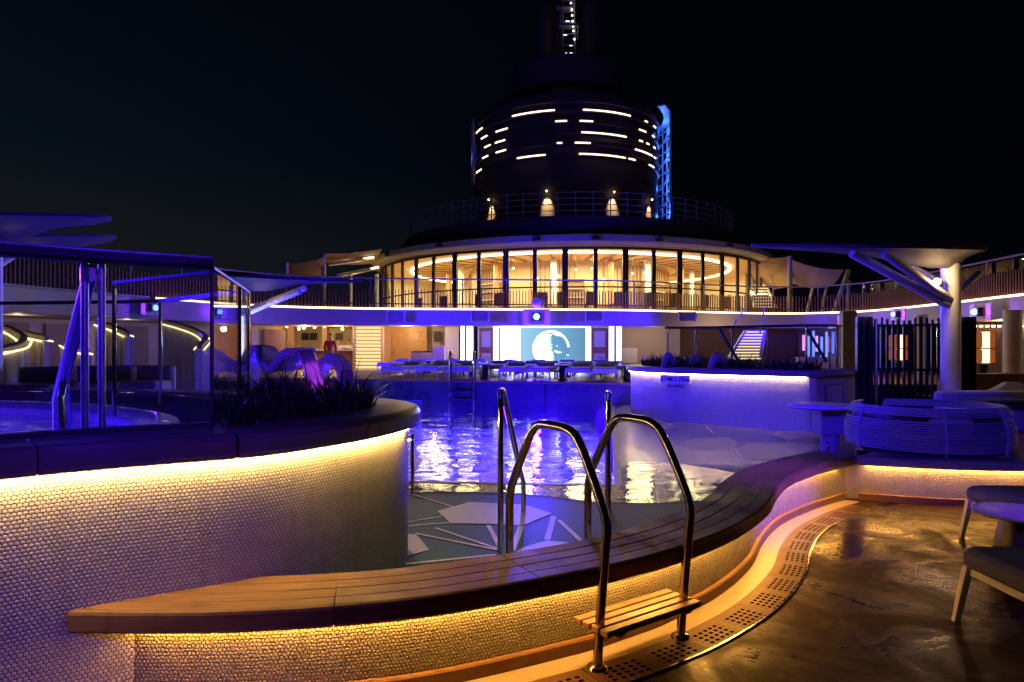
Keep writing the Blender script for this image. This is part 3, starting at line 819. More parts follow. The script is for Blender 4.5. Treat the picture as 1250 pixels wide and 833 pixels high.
# depth marking
def text(s, size, mat, loc, rz, name, parent, ext=.002):
    cu = bpy.data.curves.new(name, 'FONT'); cu.body = s; cu.size = size; cu.extrude = ext; cu.offset = size*.02; cu.align_x = 'CENTER'; cu.align_y = 'CENTER'
    o = bpy.data.objects.new('tmp', cu); COL.objects.link(o)
    bpy.context.view_layer.update()
    me = bpy.data.meshes.new_from_object(o.evaluated_get(bpy.context.evaluated_depsgraph_get()))
    bpy.data.objects.remove(o)
    me.transform(Matrix.Translation(Vector(loc)) @ Matrix.Rotation(rz,4,'Z') @ Matrix.Rotation(PI/2,4,'X'))
    me.materials.clear(); me.materials.append(mat)
    o = bpy.data.objects.new(name, me); COL.objects.link(o)
    if parent: o.parent = parent; o.matrix_parent_inverse = Matrix.Translation(-Vector(parent.location))
    return o
i0 = min(range(len(RW)), key=lambda i: abs(RW[i][0]/RW[i][1]*F+625-824) + (100 if RW[i][1] > 14.6 else 0))
pA = Vector(RW[i0]); nn = Vector(normals(RW)[i0]); tt = Vector((nn.y,-nn.x)); rz = math.atan2(tt.y,tt.x); pS = pA - nn*.03
sg = thing('depth_sign', 'pale depth marking plate reading 5.74ft-1.75mt on the blue lit planter wall', 'sign', (pS.x,pS.y,.95))
b = MB(); b.box((pS.x,pS.y,.985),(.66,.03,.17),rz); obj('plate', b, M['white'], sg)
q = pS - nn*.018; text('5.74ft-1.75mt', .122, M['ink'], (q.x,q.y,.985), rz, 'lettering', sg)
b = MB(); p2 = pS; b.box((p2.x,p2.y,.845),(.34,.03,.075),rz); obj('lower_plate', b, M['tile_far'], sg)
text('NO DIVING', .062, M['ink'], (q.x,q.y,.845), rz, 'lettering', sg)

# glass enclosure behind right planter
GP = smooth([(3.2,14.2),(3.75,14.3),(4.7,13.6),(5.6,12.9),(6.35,13.2),(6.6,14.2)], .25)
g2 = thing('glass_windbreak', 'smaller glass windbreak with slim steel frame on top of the far white planter', 'glass screen', (4.7,13.6,1.15))
b = MB(); b.sweep(GP, [(-.005,1.15),(-.005,2.0),(.005,2.0),(.005,1.15)]); obj('pane', b, M['pane'], g2)
b = MB(); b.sweep(GP, [(-.03,2.0),(-.03,2.05),(.03,2.05),(.03,2.0)]); obj('top_rail', b, M['dark_metal'], g2)
for t in (0.01,.14,.3,.45,.6,.75,.88,.99):
    p = sub(GP,0,plen(GP)*t)[-1]; b = MB(); b.tube([(p[0],p[1],1.12),(p[0],p[1],2.0)], .02); obj('post', b, M['chrome'], g2)
for px in (878, 985):
    a_ = at(px,402,13.8); c_ = at(px+24,442,13.6); b = MB(); b.tube([a_,c_], .03); obj('brace', b, M['dark_metal'], g2)
# ================================================================== FAR TERRACE FURNITURE
def make_lounger():
    t = thing('sun_lounger', 'x', 'sun lounger', (0,0,0))
    b = MB()
    for x in (-.32,.32): b.box((x,.95,.24),(.045,1.9,.05))
    for y in (.05,.62,1.2,1.85): b.box((0,y,.24),(.6,.05,.04))
    obj('frame', b, M['white'], t)
    for x in (-.31,.31):
        for y in (.10,1.78):
            b = MB(); b.tube([(x,y,.22),(x*1.05,y,.0)], .022, 6); obj('leg', b, M['white'], t)
    b = MB(); b.rbox((0,.62,.305),(.66,1.2,.10),.03); obj('mattress', b, M['mattress'], t)
    b = MB(); b.box((0,1.55,.335),(.64,.66,.09),0,math.radians(6)); obj('backrest', b, M['mattress'], t, False, .02)
    b = MB(); b.box((0,1.74,.42),(.5,.2,.08),0,math.radians(6)); obj('pillow', b, M['cushion_light'], t, False, .02)
    return t
def make_stool():
    t = thing('side_table', 'x', 'side table', (0,0,0))
    b = MB(); b.lathe([(.14,.0),(.15,.02),(.10,.05),(.09,.36),(.13,.40)], (0,0,0), 14); obj('pedestal', b, M['dark_metal'], t, True)
    b = MB(); b.rbox((0,0,.42),(.42,.42,.035),.03); obj('table_top', b, M['white'], t)
    return t
l0 = make_lounger(); used = [False]
st0 = make_stool(); used_s = [False]
def put_l(loc, rz, lab):
    if not used[0]:
        used[0] = True; l0.location = loc; l0.rotation_euler = (0,0,rz); l0['label'] = lab; l0['group'] = 'sun loungers on the pool terrace'
    else: dup(l0, loc, rz, lab, 'sun loungers on the pool terrace')
def put_s(loc, lab):
    if not used_s[0]:
        used_s[0] = True; st0.location = loc; st0['label'] = lab; st0['group'] = 'side tables on the pool terrace'
    else: dup(st0, loc, 0, lab, 'side tables on the pool terrace')
def terr_y(x):
    for a, b_ in zip(TE, TE[1:]):
        if a[0] <= x <= b_[0]: return a[1] + (b_[1]-a[1])*(x-a[0])/(b_[0]-a[0])
    return TE[-1][1]
rows = [('front row', .3, [478,520,558,623,656,705,739,786]), ('second row', 2.7, [486,522,553,602,640,664,712,746]), ('third row', 5.2, [470,505,540,575,612,650,690,728])]
for nm, dy, pxs in rows:
    for i, px in enumerate(pxs):
        Y = 18.3
        for _ in range(6):
            x = (px-625)/F*(Y); Y = terr_y((px-625)/F*(Y-dy)) + dy
        x = (px-625)/F*Y
        put_l((x, Y, .72), math.radians(-9 + (i*37 % 7) - 3), 'pale sun lounger in the %s on the terrace, %s from the left' % (nm, ORD[i]))
    for i, px in enumerate({'front row':(592,687,766),'second row':(577,690,765),'third row':(522,632)}[nm]):
        Y = terr_y((px-625)/F*18.3) + dy + .5
        put_s(((px-625)/F*Y, Y, .72), 'small square side table in the %s of terrace loungers, %s from the left' % (nm, ORD[i]))

# ================================================================== UPPER DECK RING
E = smooth([(-14.0,3.0),(-13.7,12),(-13.3,17.7),(-12.5,20.9),(-11.6,23.2),(-9.6,26.9),(-6,28.6),(-1.9,29.1),(1.5,29.4),(4.8,29.8),(8.5,31.3),(11.7,32.6),(14.0,32.6),(15.9,30.5),(16.1,26),(15.8,20.9),(15.7,14),(15.7,6)], .5)
up = thing('upper_deck', 'curved upper deck edge round the pool with a thin light line and blue centre', 'deck', (1,29.5,3.2))
b = MB(); b.sweep(E, [(0,2.55),(0,3.22),(.15,3.22),(.15,2.55)]); obj('fascia', b, M['fascia'], up)
b = MB(); b.sweep(E, [(.15,2.60),(.15,3.18),(9.5,3.18),(9.5,2.60)]); obj('deck_slab', b, M['beige'], up)
def s_near(path, x, y):
    acc, best, bs_ = 0, 9e9, 0
    for i, p in enumerate(path):
        if i: acc += math.dist(p, path[i-1])
        d = math.hypot(p[0]-x, p[1]-y)
        if d < best: best, bs_ = d, acc
    return bs_
sa, sb = s_near(E,-11.7,22.9), plen(E)
b = MB(); b.sweep(sub(E,sa,sb-.5), [(.003,3.222),(.003,3.29),(.05,3.29),(.05,3.222)]); obj('light_line', b, M['led_line'], up)
b = MB(); b.sweep(sub(E,.5,sa-.3), [(-.05,3.225),(-.05,3.30),(.0,3.30),(.0,3.225)]); obj('ledge', b, M['grey'], up)
rail = thing('deck_railing', 'upper deck railing of upright brown wooden fins with a slim metal handrail', 'railing', (1,29.5,3.2))
b = MB(); LE = plen(E); k = 0
fp = resample(E, .135); nn_ = normals(fp)
for i, (p, n) in enumerate(zip(fp, nn_)):
    b.box((p[0]+n[0]*.10,p[1]+n[1]*.10,3.66 + .03*math.sin(i*1.7)),(.035,.07,.84), math.atan2(n[1],n[0])+PI/2)
obj('fin_panel', b, M['fin'], rail)
b = MB(); b.sweep(E, [(.17,3.45),(.17,3.5),(.20,3.5),(.20,3.45)]); obj('lower_rail', b, M['dark_metal'], rail)
b = MB(); b.tube([(p[0],p[1],4.55) for p in offs(E,.22)], .035, 8); obj('handrail', b, M['grey'], rail)
b = MB(); b.sweep(offs(E,.22), [(-.006,3.3),(-.006,4.45),(.006,4.45),(.006,3.3)]); obj('glass_panel', b, M['pane'], rail)
pp_ = resample(E, 1.9)
for p, n in list(zip(pp_, normals(pp_))):
    if p[1] < 8: continue
    b = MB(); b.box((p[0]+n[0]*.25,p[1]+n[1]*.25,3.9),(.05,.05,1.36), math.atan2(n[1],n[0])); obj('post', b, M['grey'], rail)

# ------------------------------------------------ restaurant with curved window front
RC, RR = (3.55,43.4), 11.6
rest = thing('restaurant', 'round glass fronted restaurant glowing gold on the upper deck beneath the funnel', 'restaurant', (RC[0],RC[1]-RR,3.2))
def pol(r, a, z): return (RC[0]+r*math.sin(a), RC[1]-r*math.cos(a), z)
def arc(r, a0, a1, n): return [(RC[0]+r*math.sin(a0+(a1-a0)*i/n), RC[1]-r*math.cos(a0+(a1-a0)*i/n)) for i in range(n+1)]
a_ctr = math.radians(-1.8); st = math.radians(7.0)
for i in range(-13, 14):
    a0 = a_ctr + (i-.5)*st; a1 = a0 + st
    q0, q1 = pol(RR,a0,0), pol(RR,a1,0); rz = math.atan2(q1[1]-q0[1], q1[0]-q0[0])
    ln = math.dist(q0[:2], q1[:2])
    b = MB(); b.box((q0[0],q0[1],4.78),(.28 if i % 2 == 0 else .2,.09,3.1),(a0)); 
    m_ = ((q0[0]+q1[0])/2,(q0[1]+q1[1])/2)
    b.box((m_[0],m_[1],6.27),(ln,.16,.12),rz); b.box((m_[0],m_[1],4.45),(ln,.10,.06),rz); b.box((m_[0],m_[1],3.35),(ln,.14,.2),rz)
    w = obj('window', b, M['black'], rest)
    p = MB(); p.box((m_[0],m_[1],4.8),(ln*.97,.02,2.9),rz); obj('pane', p, M['win'], w)
A_ = math.radians(128)
b = MB(); b.sweep(arc(RR,-A_,A_,60), [(-.45,6.38),(-.6,6.5),(-.6,6.78),(-.4,6.86),(2.0,6.86),(2.0,6.38)]); obj('eave', b, M['grey'], rest)
b = MB(); b.add([pol(r,a,6.36) for r in (.01,RR+.1) for a in [(-A_+2*A_*i/60) for i in range(61)]], [(i,i+1,62+i,61+i) for i in range(60)]); obj('ceiling', b, M['cream'], rest)
b = MB(); b.add([pol(r,a,3.26) for r in (.01,RR+.1) for a in [(-A_+2*A_*i/60) for i in range(61)]], [(i,i+1,62+i,61+i) for i in range(60)]); obj('floor', b, M['amber'], rest)
for s_ in (-1,1):
    b = MB(); b.sweep(arc(RR,s_*math.radians(93),s_*A_,12), [(-.1,3.2),(-.1,6.4),(.1,6.4),(.1,3.2)]); obj('end_wall', b, M['cream'], rest)
    q, q2 = pol(6.2,s_*A_,0), pol(RR,s_*A_,0); b = MB(); b.box(((q[0]+q2[0])/2,(q[1]+q2[1])/2,4.8),(math.dist(q,q2),.1,3.1),math.atan2(q2[1]-q[1],q2[0]-q[0])); obj('end_wall', b, M['cream'], rest)
b = MB(); b.sweep(arc(6.2,-A_,A_,48), [(0,3.26),(0,6.36),(.2,6.36),(.2,3.26)]); iw = obj('inner_wall', b, M['cream'], rest)
b = MB()
for i in range(70):
    a = -1.5 + 3.0*i/69
    if (i//5) % 3 == 1: continue
    q = pol(6.27,a,4.9); b.box(q,(.05,.07,2.5),a)
obj('wall_batten', b, M['amber'], iw)
for r, z, a0, a1, w in ((9.9,6.30,-A_,A_,.16),):
    b = MB(); b.sweep(arc(r,a0,a1,60), [(0,z-.03),(0,z+.05),(w,z+.05),(w,z-.03)]); obj('ceiling_light_ring', b, M['led_ring'], rest)
for r, z in ((6.45,3.9),(8.8,3.75)):
    for a0, a1 in ((-1.3,-.75),(-.5,-.1),(.1,.42),(.75,1.2)):
        b = MB(); b.sweep(arc(r,a0,a1,14), [(0,3.26),(0,z),(.5,z),(.5,3.26)]); obj('counter', b, M['amber'], rest)
for i in range(30):
    a = -1.75 + 3.5*i/29; q = pol(8.2,a,6.30); b = MB(); b.box(q,(.06,3.0,.05),a); obj('ceiling_beam', b, M['brown'], rest)
for i, a in enumerate((-1.35,-1.02,-.62,-.18,.22,.52,.92,1.3)):
    b = MB(); q = pol(7.6,a,0); b.lathe([(.16,3.26),(.16,6.3)], (q[0],q[1],0), 14); obj('interior_column', b, M['white'] if i % 2 else M['amber'], rest, True)
for a0, a1 in ((-.95,-.66),(-.12,.05),(.58,.86)):
    b = MB(); b.sweep(arc(6.75,a0,a1,8), [(0,3.26),(0,5.3),(.25,5.3),(.25,3.26)]); sh_ = obj('back_bar', b, M['brown'], rest)
    for z in (4.3,4.75,5.2):
        b = MB(); b.sweep(arc(6.9,a0+.01,a1-.01,8), [(0,z),(0,z+.04),(.1,z+.04),(.1,z)]); obj('shelf_light', b, M['led_step'], sh_)
# roof and bulwark above
b = MB(); b.lathe([(RR-.1,6.86),(RR-.4,7.0),(10.4,7.7),(10.2,8.05),(10.0,8.05),(9.9,7.75),(.05,7.75)], (RC[0],RC[1],0), 72); obj('roof', b, M['hull'], rest, True)
for a in (-.62,-.2,.02,.27,.62,-1.0):
    q = pol(RR+.66,a,6.62); b = MB(); b.rbox((q[0],q[1],q[2]-.02),(.35,.2,.16),.03,a); b.sphere((q[0],q[1]-.08,q[2]+.1),.09,8,6)
    obj('roof_lamp', b, M['black'], rest)
# pendant lamps and dining chairs inside
k = 0
for a in (-.95,-.8,-.66,-.52,-.38,-.26,-.14,-.04,.06,.16,.27,.4):
    q = pol(8.6 + .8*((k*5) % 3 - 1),a,0); dz = .65 + .15*(k*7 % 4); t = thing('pendant_lamp', 'small warm pendant lamp hanging in the restaurant window, %s from the left' % ORD[k], 'pendant lamp', (q[0],q[1],6.3-dz), 'pendant lamps in the restaurant')
    b = MB(); b.tube([(q[0],q[1],6.33),(q[0],q[1],6.3-dz+.1)], .012, 5); obj('cord', b, M['black'], t)
    b = MB(); b.sphere((q[0],q[1],6.3-dz),.055,8,6); obj('bulb', b, M['lamp_warm'], t); k += 1
def make_chair():
    t = thing('dining_chair', 'x', 'chair', (0,0,0))
    b = MB(); b.rbox((0,0,.45),(.5,.48,.1),.03); obj('seat', b, M['brown'], t)
    b = MB(); b.rbox((0,.22,.75),(.5,.07,.55),.03); obj('backrest', b, M['brown'], t)
    for x in (-.2,.2):
        for y in (-.2,.2):
            b = MB(); b.tube([(x,y,.42),(x*1.1,y*1.1,0)], .02, 6); obj('leg', b, M['black'], t)
    return t
ch0 = make_chair(); CH = [-.9,-.72,-.5,-.4,-.2,-.1,.02,.14,.3,.42,.62,.8]
for i, a in enumerate(CH):
    q = pol(10.6,a,3.26); lab = 'dark dining chair seen low behind the restaurant windows, %s from the left' % ORD[i]
    if i == 0: ch0.location = q; ch0.rotation_euler = (0,0,a+PI*.98); ch0['label'] = lab; ch0['group'] = 'dining chairs in the restaurant'
    else: dup(ch0, q, a + PI + .3*math.sin(i*2.1), lab, 'dining chairs in the restaurant')
# roof deck railing
rr = thing('roof_railing', 'thin dark railing round the roof deck above the restaurant', 'railing', (RC[0],RC[1]-10,8.05))
for z in (8.35,8.65,8.95,9.25):
    b = MB(); b.tube([(p[0],p[1],z) for p in arc(9.95,-1.7,1.7,70)], .022, 6); obj('rail', b, M['grey'], rr)
for i in range(40):
    a = -1.7+3.4*i/39; q = pol(9.95,a,0); b = MB(); b.tube([(q[0],q[1],8.0),(q[0],q[1],9.3)], .03, 6); obj('post', b, M['grey'], rr)

# ------------------------------------------------ funnel
FC, FR = (3.67,46.86), 6.19
fun = thing('funnel', 'huge dark round ship funnel with short horizontal light dashes and a blue lit flank', 'funnel', (FC[0],FC[1],8))
b = MB(); b.lathe([(FR,7.7),(FR,16.7),(FR-.1,16.9),(5.9,16.95),(5.7,17.2),(5.2,17.3),(3.9,18.4),(3.8,20.2),(3.0,20.4)], (FC[0],FC[1],0), 72); obj('casing', b, M['hull'], fun, True)
for z in (13.15,13.82,14.45,15.1,15.75,16.35):
    b = MB(); b.lathe([(FR,z-.12),(FR+.10,z-.10),(FR+.10,z+.10),(FR,z+.12)], (FC[0],FC[1],0), 72); obj('louvre', b, M['hull'], fun)
def hit(px, R):
    dx = (px-625)/F; a = dx*dx+1; bq = -2*(dx*FC[0]+FC[1]); cq = FC[0]**2+FC[1]**2-R*R; D = bq*bq-4*a*cq
    if D < 0: return None
    Y = (-bq-math.sqrt(D))/(2*a); X = dx*Y
    return math.atan2(X-FC[0], FC[1]-Y)
DASH = [(15.77,[(625,677),(712,770),(581,588),(788,791),(798.5,801),(808,810)]), (15.10,[(605,619),(678,692),(708,724),(781,789),(797,799.5),(587,594)]),
        (14.42,[(604,616),(710,765),(591,598),(781,785),(790,793),(798.5,800.5)]), (13.80,[(605,617),(680,686),(702,721),(588.5,595),(776,797),(799,801)]),
        (13.14,[(631,665.5),(707,764),(768,776),(581,587),(793,799)])]
for z, ds in DASH:
    for x0, x1 in ds:
        a0, a1 = hit(x0, FR+.14), hit(x1, FR+.14)
        if a0 is None or a1 is None: continue
        n = max(2, int(abs(a1-a0)/.05)); R = FR+.13; b = MB()
        b.sweep([(FC[0]+R*math.sin(a0+(a1-a0)*i/n), FC[1]-R*math.cos(a0+(a1-a0)*i/n)) for i in range(n+1)], [(0,z-.034),(0,z+.034),(.05,z+.034),(.05,z-.034)])
        obj('light_dash', b, M['led_tower'], fun)
# lit lattice on the flank
def lat(a0, a1, zlo, zhi, R):
    b = MB()
    for i in range(7):
        a = a0+(a1-a0)*i/6; x, y = FC[0]+R*math.sin(a), FC[1]-R*math.cos(a); b.tube([(x,y,zlo(i/6)),(x,y,zhi)], .05, 6)
    for j in range(12):
        z = 8.6 + j*.72
        pts = [(FC[0]+R*math.sin(a0+(a1-a0)*i/8), FC[1]-R*math.cos(a0+(a1-a0)*i/8), z + .25*i/8) for i in range(9) if z > zlo(i/8)]
        if len(pts) > 1: b.tube(pts, .06, 6)
    for j in range(5):
        z = 9.5+j*1.5
        b.tube([(FC[0]+R*math.sin(a0+(a1-a0)*i/8), FC[1]-R*math.cos(a0+(a1-a0)*i/8), max(z + 1.4*(1-i/8), zlo(i/8))) for i in range(9)], .07, 6)
    obj('lattice', b, M['white'], fun)
lat(1.22, 2.0, lambda t: 11.3 - 2.4*t, 16.9, FR + .85)
lat(-1.9, -1.32, lambda t: 12.5, 16.6, FR + .2)
R = FR + .8
b = MB(); b.sweep([(FC[0]+(R+.1)*math.sin(1.0+i*.1), FC[1]-(R+.1)*math.cos(1.0+i*.1)) for i in range(11)], [(0,16.9),(0,17.0),(.5,17.0),(.5,16.9)]); obj('shelf', b, M['white'], fun)
# doors lit at the funnel foot
for i, px in enumerate((600,668,747.5,792)):
    a = hit(px, FR) or 1.2; x, y = FC[0]+(FR+.02)*math.sin(a), FC[1]-(FR+.02)*math.cos(a)
    b = MB(); b.box((x,y,8.85),(.95,.06,2.0),a); d_ = obj('door', b, M['grey'], fun)
    b = MB(); b.sphere((FC[0]+(FR+.22)*math.sin(a),FC[1]-(FR+.22)*math.cos(a),10.95),.055,8,6); obj('door_lamp', b, M['lamp_warm'], d_)
# exhaust pipes and mast
for dx, dy, r, h in ((-1.5,-.6,.62,24.5),(1.7,-.4,.62,25),(-.4,.9,.7,25.5),(1.0,1.2,.6,25)):
    b = MB(); b.lathe([(r,19.5),(r,h),(r*.9,h+.1),(r*.85,h-.3)], (FC[0]+dx,FC[1]+dy,0), 20); obj('exhaust_pipe', b, M['hull'], fun, True)
mast = thing('mast', 'slim lattice mast with a column of tiny lights before the exhaust pipes', 'mast', (FC[0]+.1,FC[1]-2.6,17.3))
mx, my = FC[0]+.0, FC[1]-2.7
b = MB()
for x in (-.5,.5): b.tube([(mx+x,my,17.3),(mx+x*.6,my,27)], .06, 6)
for j in range(13): b.tube([(mx-.48,my,17.6+j*.72),(mx+.48,my,17.6+j*.72)], .035, 6)
b.box((mx,my,22.4),(1.3,.6,.12)); b.box((mx-.3,my,23.6),(1.0,.5,.1))
obj('lattice', b, M['grey'], mast)
for x, y in ((697,4),(698,12),(698.5,19),(699,26),(699.5,32.5),(700,38),(701,48)):
    p = at(x,y,my-.12); b = MB(); b.sphere(p,.055,8,6); obj('mast_light', b, M['dot'], mast)
for x, y, w in ((688,31,5),(690,43,5),(693,26,6),(697,56,4),(697,65,4),(691,65,2)):
    p = at(x,y,my-.12); b = MB(); b.box(p,(w*.045,.03,.03)); obj('lit_rung', b, M['led_white'], mast)
b = MB(); p = at(684,28,my-.1); b.tube([p, at(684,17,my-.1)], .03, 6); p = at(705,48,my-.1); b.tube([p, at(706,32,my-.1)], .03, 6); obj('aerial', b, M['white'], mast)

# ------------------------------------------------ sails, awnings, stairs, beams on upper deck
def sail(pts, n=10, sag=.35):
    a, b_, c, d = [Vector(p) for p in pts]; v = []
    for i in range(n+1):
        for j in range(n+1):
            u, w = i/n, j/n
            p = (a*(1-u)+b_*u)*(1-w) + (d*(1-u)+c*u)*w
            p.z -= sag*4*(u*(1-u)+w*(1-w))*.5
            v.append(p)
    k = n+1; m = MB()
    f = [(i*k+j,(i+1)*k+j,(i+1)*k+j+1,i*k+j+1) for i in range(n) for j in range(n)]
    m.add(v, f); m.add([p+Vector((0,0,.03)) for p in v], [x[::-1] for x in f]); return m
def tsail(lab, pts, sag=.4): return tag(obj('shade_sail', sail(pts, 10, sag), M['sail'], None, True), lab, 'shade sail')
tsail('warm lit shade sail stretched beside the right end of the restaurant', [at(908,306,38),at(965,313,36),at(968,348,36),at(925,346,40)], .5)
tsail('dim grey shade sail right of the tall pole on the right upper deck', [at(967,318,35),at(1030,330,33),at(1012,350,33),at(967,346,36)], .3)
tsail('lit brown shade sail just left of the restaurant', [at(396,310,36),at(466,304,36),at(458,322,40),at(400,322,40)], .15)
tsail('dark shade sail at the far left end of the upper deck', [at(347,322,34),at(396,314,34),at(396,336,38),at(352,338,38)], .2)
for px, y0, y1, Y, lab in ((964.5,313,384,35.5,'tall dark pole carrying the right shade sails'),(395,310,346,35.5,'grey pole carrying the left shade sails'),(349,321,350,33.5,'short slanted pole at the far left of the sails')):
    a_, c_ = at(px,y0,Y), at(px,y1,Y); c_.z = 3.2
    tag(obj('sail_pole', (lambda m: m.tube([c_,a_],.13,10))(MB()), M['grey'], None, True), lab, 'pole')
bm_ = thing('steel_props', 'group of slanted pale steel struts standing on the right upper deck', 'struts', tuple(at(1010,360,35)))
for (x0,y0),(x1,y1),r in (((984,366),(993,348),.08),((1002,366),(1010,346),.08),((1016,366),(1036,330),.13),((1035,362),(1036,342),.1)):
    b = MB(); a_ = at(x0,y0,35); a_.z = 3.2; b.tube([a_,at(x1,y1,35)], r, 8); obj('strut', b, M['white'], bm_)
aw = thing('awning_beams', 'pair of lit horizontal awning beams left of the restaurant', 'awning', tuple(at(430,330,38)))
for (x0,y0),(x1,y1) in (((402,323),(456,315)),((412,337),(462,327))):
    b = MB(); b.tube([at(x0,y0,38),at(x1,y1,37)], .10, 8); obj('beam', b, M['white'], aw)
    b = MB(); b.tube([at(x0+18,y0-3.2,37.8),at(x1,y1-.8,36.85)], .045, 6); obj('light_strip', b, M['led_ring'], aw)
b = MB()
for px in (428,460): 
    a_ = at(px,335,37.5); c_ = a_.copy(); c_.z = 3.2; b.tube([c_,a_],.1,8)
obj('support', b, M['white'], aw)
def stairs(lab, top, bot, n, w0, w1, Y0, Y1):
    t = thing('staircase', lab, 'stairs', tuple(at(bot[0],bot[1],Y1)))
    for i in range(n):
        f = i/(n-1); p = at(top[0]+(bot[0]-top[0])*f, top[1]+(bot[1]-top[1])*f, Y0+(Y1-Y0)*f); w = w0+(w1-w0)*f
        b = MB(); b.box(p,(w,.30,.05)); s = obj('tread', b, M['white'], t)
        b = MB(); b.box((p.x,p.y-.13,p.z-.05),(w*.94,.02,.045)); obj('step_light', b, M['led_step'], s)
    for sx in (-1,1):
        b = MB(); a_ = at(top[0],top[1],Y0)+Vector((sx*w0/2,0,-.05)); c_ = at(bot[0],bot[1],Y1)+Vector((sx*w1/2,0,-.05))
        b.tube([a_,c_],.07,6); obj('stringer', b, M['white'], t)
        b = MB(); b.tube([a_+Vector((0,0,.9)),c_+Vector((0,0,.9))],.03,6); obj('handrail', b, M['grey'], t)
    return t
stairs('lit white staircase on the upper deck by the right end of the restaurant', (925,348), (934,374), 8, 1.0, 1.1, 39, 35)
stairs('bright lit staircase behind the glass of the far right planter', (921,404), (909,436), 10, .75, 1.05, 26, 23.2)

# ================================================================== LOWER DECK BACKDROP
def wall(nm, lab, cat, x0, x1, Y, z0, z1, mat, th=.2, grp=None):
    a_, c_ = (x0-625)/F*Y, (x1-625)/F*Y
    b = MB(); b.box(((a_+c_)/2, Y+th/2, (z0+z1)/2), (c_-a_, th, z1-z0)); return tag(obj(nm, b, mat), lab, cat, grp)
# bar / buffet on the left
kit = wall('kitchen_wall', 'cream back wall of the left buffet with dark square windows', 'wall', 296, 470, 34.5, .5, 2.6, M['cream'])
for px in (322, 372.5, 383, 414):
    p = at(px,411,34.45); b = MB(); b.box((p.x,p.y,p.z),(.36,.05,.36)); w = obj('window', b, M['black'], kit)
for (x0,x1,lab) in ((335,346,'brown square column left of the buffet'),(393,399,'slim dark column behind the person in red'),(352,359,'narrow brown column beside the buffet window')):
    wall('column', lab, 'column', x0, x1, 32.4, .5, 2.6, M['brown'], .4)
scn = thing('slat_partition', 'lit partition of thin upright slats at the left end of the buffet', 'partition', tuple(at(320,440,32.6)))
b = MB()
for i in range(15):
    p = at(308+i*1.9,420,32.6); b.box((p.x,p.y,1.5),(.035,.08,1.9))
obj('slats', b, M['amber'], scn)
b = MB(); p, q = at(308,399,33.2), at(334,399,33.2); b.box(((p.x+q.x)/2,p.y,2.5),(q.x-p.x,.1,.07)); obj('light_strip', b, M['led_ring'], scn)
ct = thing('buffet_counter', 'long dark buffet counter with pale dishes under warm lamps', 'counter', tuple(at(388,440,31.8)))
a_, c_ = at(346,430,31.8), at(432,430,31.8); b = MB(); b.box(((a_.x+c_.x)/2,31.9,.98),(c_.x-a_.x,.8,.96)); obj('body', b, M['teakdark'], ct)
b = MB(); b.box(((a_.x+c_.x)/2,31.9,1.49),(c_.x-a_.x+.1,.9,.05)); obj('worktop', b, M['cream'], ct)
random.seed(3)
for i in range(16):
    x = a_.x + .2 + (c_.x-a_.x-.4)*i/15 + random.uniform(-.05,.05); b = MB(); b.lathe([(.05,0),(.10,.03),(.12,.07),(.10,.07)], (x,31.7+random.uniform(0,.3),1.515), 10)
    tag(obj('dish', b, M['white'], None, True), 'small pale dish set out on the buffet counter', 'dish', 'dishes on the buffet counter')
for i, px in enumerate((350,365,371,384,396,418)):
    p = at(px,398.5 + (i*3 % 4),32); b = MB(); b.sphere(p,.07,8,6); o = thing('spot_lamp', 'warm ceiling spot above the buffet counter, %s from the left' % ORD[i], 'ceiling lamp', tuple(p), 'spot lamps above the buffet')
    obj('bulb', b, M['lamp_warm'], o); b = MB(); b.tube([p+Vector((0,0,.06)),(p.x,p.y,2.6)],.02,6); obj('stem', b, M['black'], o)
shf = thing('wine_shelf', 'tall lit shelf of many horizontal boards right of the buffet', 'shelf', tuple(at(449,440,31.5)))
a_, c_ = at(433,420,31.5), at(465,420,31.5); cx = (a_.x+c_.x)/2; ww = c_.x-a_.x
b = MB(); b.box((cx,31.85,1.55),(ww,.05,2.1)); obj('back_panel', b, M['bar_glow'], shf)
for i in range(12):
    z = .62 + i*.165; b = MB(); b.box((cx,31.66,z),(ww,.36,.045)); s = obj('shelf_board', b, M['brown'], shf)
    b = MB(); b.box((cx,31.475,z-.03),(ww*.96,.015,.03)); obj('light_strip', b, M['led_step'], s)
for sx in (-1,1):
    b = MB(); b.box((cx+sx*(ww/2+.05),31.66,1.55),(.08,.4,2.1)); obj('side_panel', b, M['cream'], shf)
wall('veneer_wall', 'amber wooden wall between the lit shelf and the white columns', 'wall', 467, 521, 32.5, .5, 2.6, M['amber'])
wall('service_door', 'narrow wooden door lit amber beside the tall shelf', 'door', 469, 477, 32.3, .5, 2.25, M['amber'], .1)
wall('white_wall', 'pale wall with a small dark box left of the white columns', 'wall', 543, 560, 32.3, .5, 2.6, M['white'])
wall('plaster_wall', 'tan wall behind the bar desk', 'wall', 521, 543, 32.9, .5, 2.6, M['beige'])
p = at(533,411,32.2); b = MB(); b.box((p.x,p.y+.3,p.z),(.32,.1,.5)); tag(obj('wall_television', b, M['black']), 'small black television on the tan wall above the bar desk', 'television')
bd_ = thing('bar_desk', 'boxy tan bar desk below the small television', 'counter', tuple(at(522,445,30.5)))
a_, c_ = at(503,440,30.5), at(541,440,30.5)
b = MB(); b.box(((a_.x+c_.x)/2,30.6,.95),(c_.x-a_.x,.7,.9)); obj('body', b, M['beige'], bd_)
b = MB(); b.box(((a_.x+c_.x)/2-.2,30.55,1.43),((c_.x-a_.x)*.7,.6,.06)); obj('worktop', b, M['black'], bd_)
b = MB(); p = at(536,432,30.3); b.box((p.x,p.y,1.3),(.5,.5,.75)); obj('end_block', b, M['cream'], bd_)
